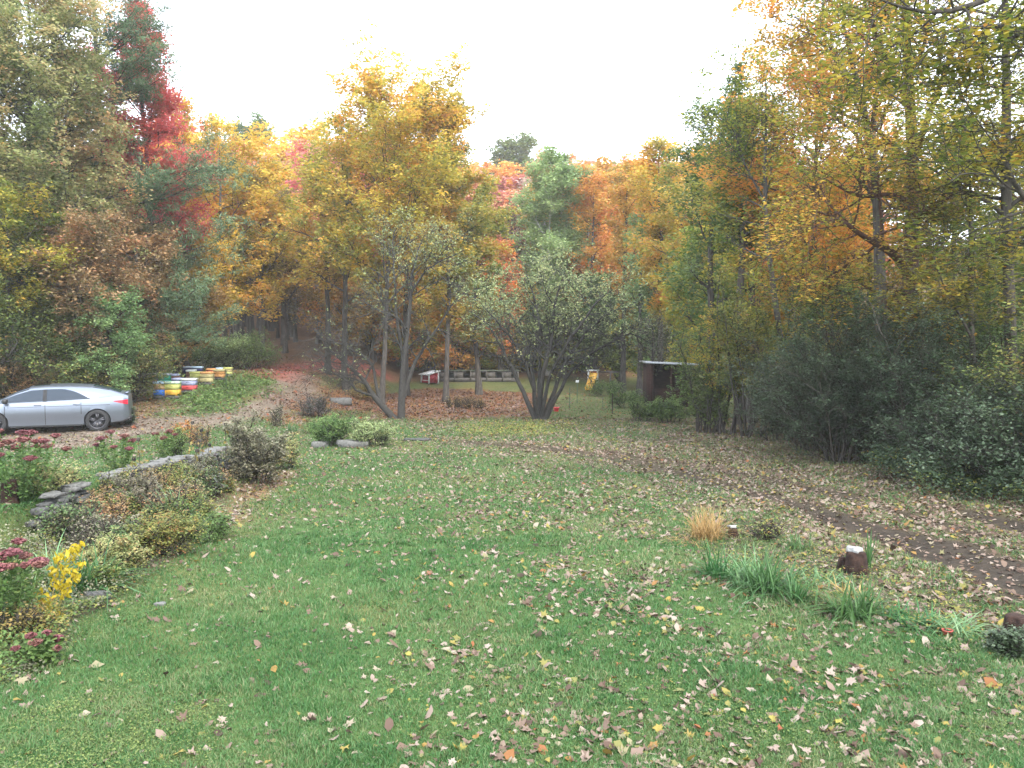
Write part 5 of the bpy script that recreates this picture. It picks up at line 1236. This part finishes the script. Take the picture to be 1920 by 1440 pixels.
clump('iris', 1700, 1170, 90, 74, .011, 'sprawling clump between the stump clump and the red pot', 'strap', 352, .14, (.5, 1.5))
clump('iris', 1790, 1190, 90, 72, .011, 'pale green arching clump above the red pot', 'paleblade', 353, .12, (.4, 1.3))
clump('iris', 1585, 1120, 20, 60, .01, 'yellowing thin tuft left of the dense clump', 'straw', 354, .06, (.2, .8))
clump('grass_tuft', 1495, 1030, 50, 44, .009, 'small green tuft at the back of the right bed', 'strap', 355, .10)
clump('grass_tuft', 1545, 1095, 60, 40, .008, 'short grassy tuft left of the stump', 'paleblade', 356, .14)
clump('grass_tuft', 545, 812, 60, 40, .012, 'spiky tuft left of the lime green shrub', 'strap', 357, .12)

# yellow leaved arching stems
p = G(95, 1170); s = p.y/FPX; rng = np.random.default_rng(360)
T = thing('yellow_leaved_plant', 'bright yellow leaves hanging on arching stems in the left foreground bed', 'plant', p)
st = []
for tip, mid in (((148, 1020), (125, 1060)), ((120, 1035), (100, 1075)), ((60, 1170), (70, 1130)), ((150, 1060), (130, 1100)), ((75, 1110), (85, 1130)), ((110, 1150), (105, 1160))):
    d = rng.normal(0, .08); b_ = np.zeros(3); q = np.array(at(*mid, p.y+d)-p); e = np.array(at(*tip, p.y+d)-p); t = np.linspace(0, 1, 8)[:, None]
    st.append((1-t)**2*b_+2*t*(1-t)*(q*1.25)+t*t*e)
P = np.array(st); a = Acc(); tubes(a, P, np.full(P.shape[:2], .004), 4); a.build('stems', M['straw'], T)
la = Acc(); leaves(la, rng, P, np.full(len(st), .6), 340, .07, .03, .2, .1, tr=(.25, 1), droop=1.0, aspect=.42); la.build('foliage', M['yellowleaf'], T)
def flowers(u, v, n, seed, label):
    p = G(u, v); rng = np.random.default_rng(seed); T = thing('marigold', label, 'flower', p)
    a = Acc(); P = np.array([[(rng.normal(0, .1)*t, rng.normal(0, .1)*t, .26*t) for t in np.linspace(0, 1, 4)] for _ in range(n)]); tubes(a, P, np.full(P.shape[:2], .004), 4); a.build('stems', M['freshgreen'], T)
    la = Acc(); leaves(la, rng, P, np.full(n, .5), 260, .035, .05, .3, .4); la.build('foliage', M['freshgreen'], T)
    for k in range(n):
        h = Acc(); c = P[k, -1]; 
        for j in range(12):
            q = j*2*PI/12; h.add([c, c+[.034*math.cos(q-.2), .034*math.sin(q-.2), .008], c+[.042*math.cos(q), .042*math.sin(q), .004], c+[.034*math.cos(q+.2), .034*math.sin(q+.2), .008]], [[0, 1, 2, 3]], rng.random())
        h.build('flower', M['yellowleaf'], T)
flowers(340, 990, 5, 370, 'yellow marigolds below the arching daylily')
flowers(318, 972, 3, 371, 'orange yellow marigolds left of the daylily base')

# ---- stone wall of flat slates and loose stones
STONE = roughmat('slate_stone', (.018, .018, .017), (.085, .085, .08), 11, .95, 1.0, c3=(.045, .045, .042)); STONEL = roughmat('pale_slate', (.045, .045, .042), (.15, .148, .138), 9, .9, .9, c3=(.09, .09, .083))
def wall(name, label, pts, nlay, h, seed, caps=True):
    rng = np.random.default_rng(seed); P = [G(u, v) for u, v in pts]; o = P[0]
    T = thing(name, label, 'stone wall', o); a = Acc(); capn = 0
    for A_, B_ in zip(P[:-1], P[1:]):
        d = B_-A_; L = d.length; n = max(1, int(L/.17)); ang = math.atan2(d.y, d.x)
        seg_gap = rng.uniform(.35, 1.2, 3)
        for l_ in range(nlay):
            zz = h*(l_+.5)/nlay
            for i in range(n):
                t = (i+.5+(.5 if l_ % 2 else 0)*.6+rng.normal(0, .1))/n
                c = A_+d*t-o; gz = min(H(A_.x+d.x*t, A_.y+d.y*t), H(A_.x+d.x*t+.3, A_.y+d.y*t))
                sz = (rng.uniform(.14, .34), rng.uniform(.14, .26), h/nlay*rng.uniform(.7, 1.5))
                cc_ = (c.x+rng.normal(0, .04)+.03*(nlay-l_), c.y+rng.normal(0, .05), gz-o.z+zz+rng.normal(0, .012))
                if seg_gap[min(i*3//n, 2)] < l_/nlay-.15 or rng.random() < .08: continue
                if l_ == nlay-1 and caps:
                    q = Acc(); rock(q, rng, cc_, (sz[0]*1.15, sz[1]*1.15, sz[2]*.9), ang+rng.normal(0, .5)); q.build('capstone', STONEL, T, False)
                else: rock(a, rng, cc_, sz, ang+rng.normal(0, .4))
    a.build('stones', STONE, T, False); return T
wall('stone_wall', 'low dry wall of grey slates holding up the left lawn', [(40, 1008), (110, 990), (150, 965)], 9, .48, 380)
wall('stone_wall', 'half hidden stone wall stretch behind the dead coneflowers', [(190, 930), (240, 905), (300, 888), (365, 878)], 6, .42, 381)
wall('stone_wall', 'last low stretch of stone wall by the mottled shrub', [(372, 872), (400, 866), (440, 860)], 5, .32, 382)
def stone(u, v, w_, h_, label, mat=STONEL, rz=.2, seed=1):
    p = G(u, v); s = p.y/FPX; a = Acc(); rock(a, np.random.default_rng(seed), (0, 0, h_*s*.35), (w_*s, w_*s*.6, h_*s*1.2), rz, rough=.08); o = a.build('rock', mat, None, False, p); tag(o, label, 'rock')
stone(664, 838, 54, 12, 'long flat grey stone at the foot of the green shrubs', seed=390); stone(600, 839, 30, 12, 'rounded grey stone left of the long flat one', seed=391)
stone(640, 758, 44, 12, 'flat pale slab lying by the drive behind the purple shrub', seed=392); stone(185, 1126, 42, 18, 'brown grey rock at the front of the left bed', STONE, seed=393)
stone(300, 1135, 20, 6, 'small pale stone in the grass by the left bed', seed=394); stone(210, 975, 30, 14, 'dark stone under the faded perennials', STONE, seed=395)
stone(785, 826, 50, 3, 'thin flat slab sunk in the lawn right of the shrubs', STONE, seed=396)
# ---- stumps
ROT = roughmat('rotten_wood', (.010, .006, .005), (.045, .025, .018), 12, .95, .9)
CAPW = roughmat('lichened_white_stone', (.22, .22, .21), (.42, .42, .40), 14, .8, .6)
def stump(u, v, w_, h_, label, seed, cap=True):
    p = G(u, v); s = p.y/FPX; rng = np.random.default_rng(seed); T = thing('stump', label, 'stump', p); nseg = 18; th_ = np.arange(nseg)*2*PI/nseg
    rr = w_*s/2; k = 1+rng.normal(0, .07, nseg); V = []
    for z_, f_ in ((-.03, 1.12), (h_*s*.3, 1.0), (h_*s*.75, .9), (h_*s, .8), (h_*s*1.03, .5)): V.append([(math.cos(t)*rr*f_*k[i], math.sin(t)*rr*f_*k[i], z_) for i, t in enumerate(th_)])
    i = np.arange(5*nseg).reshape(5, nseg); a = Acc(); a.add(np.array(V), np.stack([i[:-1], np.roll(i[:-1], -1, 1), np.roll(i[1:], -1, 1), i[1:]], -1).reshape(-1, 4)); a.add(np.zeros((0, 3)), np.array([list(i[-1])])-a.n)
    a.build('log', ROT, T, True)
    if cap: a = Acc(); rock(a, rng, (-.01, 0, h_*s*1.08), (w_*s*.6, w_*s*.5, h_*s*.34), rough=.16); a.build('white_cap', CAPW, T, True)
stump(1604, 1072, 42, 38, 'short dark stump topped with a white stone in the right bed', 400)
stump(1582, 1068, 22, 22, 'small dark stump touching the left side of the white topped one', 401, False)
stump(1374, 1008, 19, 18, 'little brown stump with white top by the dry grass', 402)
stump(1905, 1215, 50, 60, 'dark rotten stump at the right edge of the view', 403, False)
stump(18, 945, 30, 44, 'dark weathered stump beneath the large sedum', 404, False)

# ---- low growth nobody could count
def cover(name, zonef, n, y0, y1, h, ls, mat, seed, label, xr=None):
    rng = np.random.default_rng(seed); x, y = scatter(rng, n, y0, y1)
    if xr: x = rng.uniform(xr[0], xr[1], n)
    hn = fnoise(x, y, 1.6, seed); k = zonef(x, y)*(.25+1.3*fnoise(x, y, .9, seed+5)) > rng.random(n); x, y, hn = x[k], y[k], hn[k]; n = len(x)
    z = Hf(x, y)+h*np.maximum(hn*1.6-.3, .1)*rng.random(n)**.7
    nn = rng.normal(0, 1, (n, 3)); nn[:, 2] = np.abs(nn[:, 2])+1.2; nn = nrm(nn); d = nrm(np.cross(nn, rng.normal(0, 1, (n, 3)))); e = np.cross(nn, d)
    sz = ls*rng.uniform(.5, 1.3, n)[:, None]; c = np.stack([x, y, z], 1)
    a = Acc(); a.add(np.stack([c-d*sz*.5, c+e*sz*.32, c+d*sz*.5, c-e*sz*.32], 1), np.arange(n*4).reshape(n, 4), np.clip(hn+rng.normal(0, .22, n), 0, 1))
    o = a.build(name, M[mat]); tag(o, label, 'ground cover', kind='stuff')
zb_ = lambda x, y: zone(Z_bed, x, y, .15, 10, .3, 2)
cover('low_weeds', zb_, 260000, 5.5, 19, .38, .032, 'thicket', 420, 'tangled low weeds filling the left flower bed', )
cover('low_weeds', zb_, 170000, 5.5, 19, .32, .030, 'greytan', 421, 'dried grey tan weed litter in the left flower bed')
cover('low_weeds', zb_, 110000, 5.5, 19, .24, .032, 'midgreen', 422, 'green creeping plants in the left flower bed')
zu = lambda x, y: zone(Z_under, x, y, .5, 13, .7, 1)
cover('undergrowth', zu, 420000, 9, 30, .85, .06, 'dkgreen', 423, 'dark green vines and seedlings under the right bushes', (5, 16))
cover('undergrowth', zu, 110000, 9, 30, .8, .05, 'thicket', 424, 'brownish and yellow seedlings under the right bushes', (4, 15))
cover('clover', lambda x, y: keepg(x, y)*sstep((fnoise(x, y, .7, 77)-.5)*6+.3), 150000, 4.2, 14, .045, .017, 'midgreen', 430, 'clover and small broad leaved plants in the lawn')
zr = lambda x, y: zone(Z_bedR, x, y, .2, 11, .4, 2)
cover('low_weeds', zr, 60000, 6, 12, .12, .028, 'thicket', 425, 'low weeds between the strap leaved clumps of the right bed')
Z_appleb = poly_world([(850, 812), (900, 795), (1000, 786), (1060, 792), (1075, 805), (1040, 818), (930, 822)])
cover('low_weeds', lambda x, y: zone(Z_appleb, x, y, .5, 14, .6), 26000, 18, 28, .30, .06, 'thicket', 426, 'grey green weed patch around the right apple tree foot', (-2.5, 3))
Z_hiveg = poly_world([(340, 760), (370, 735), (450, 705), (495, 705), (500, 735), (450, 762), (390, 780)])
cover('tall_grass', lambda x, y: zone(Z_hiveg, x, y, .8, 15, .8), 40000, 26, 48, .45, .11, 'midgreen', 427, 'rough tall grass in front of the bee hives', (-16, -8))
Z_edge = poly_world([(620, 712), (1300, 712), (1300, 690), (1000, 676), (640, 676)])
cover('field_edge_growth', lambda x, y: sstep((y-58)/3)*sstep((74-y)/6), 130000, 57, 75, 3.0, .30, 'yolive', 428, 'unmown green and brown growth along the far field edge', (-9, 24))

# ---- thin air volume added to imitate the lens flare veil
m = bpy.data.materials.new('flare_veil_air'); m.use_nodes = True; n = m.node_tree.nodes; n.remove(n['Principled BSDF'])
pv = n.new('ShaderNodeVolumePrincipled'); pv.inputs['Color'].default_value = (.97, .97, .98, 1); pv.inputs['Density'].default_value = 0.0007; pv.inputs['Anisotropy'].default_value = .2
m.node_tree.links.new(pv.outputs[0], n['Material Output'].inputs['Volume'])
a = Acc(); boxes(a, (0, 175, 27), (880, 520, 72)); o = a.build('flare_haze', m); tag(o, 'thin pale veil added over the scene to imitate lens flare', 'flare_haze', kind='stuff')
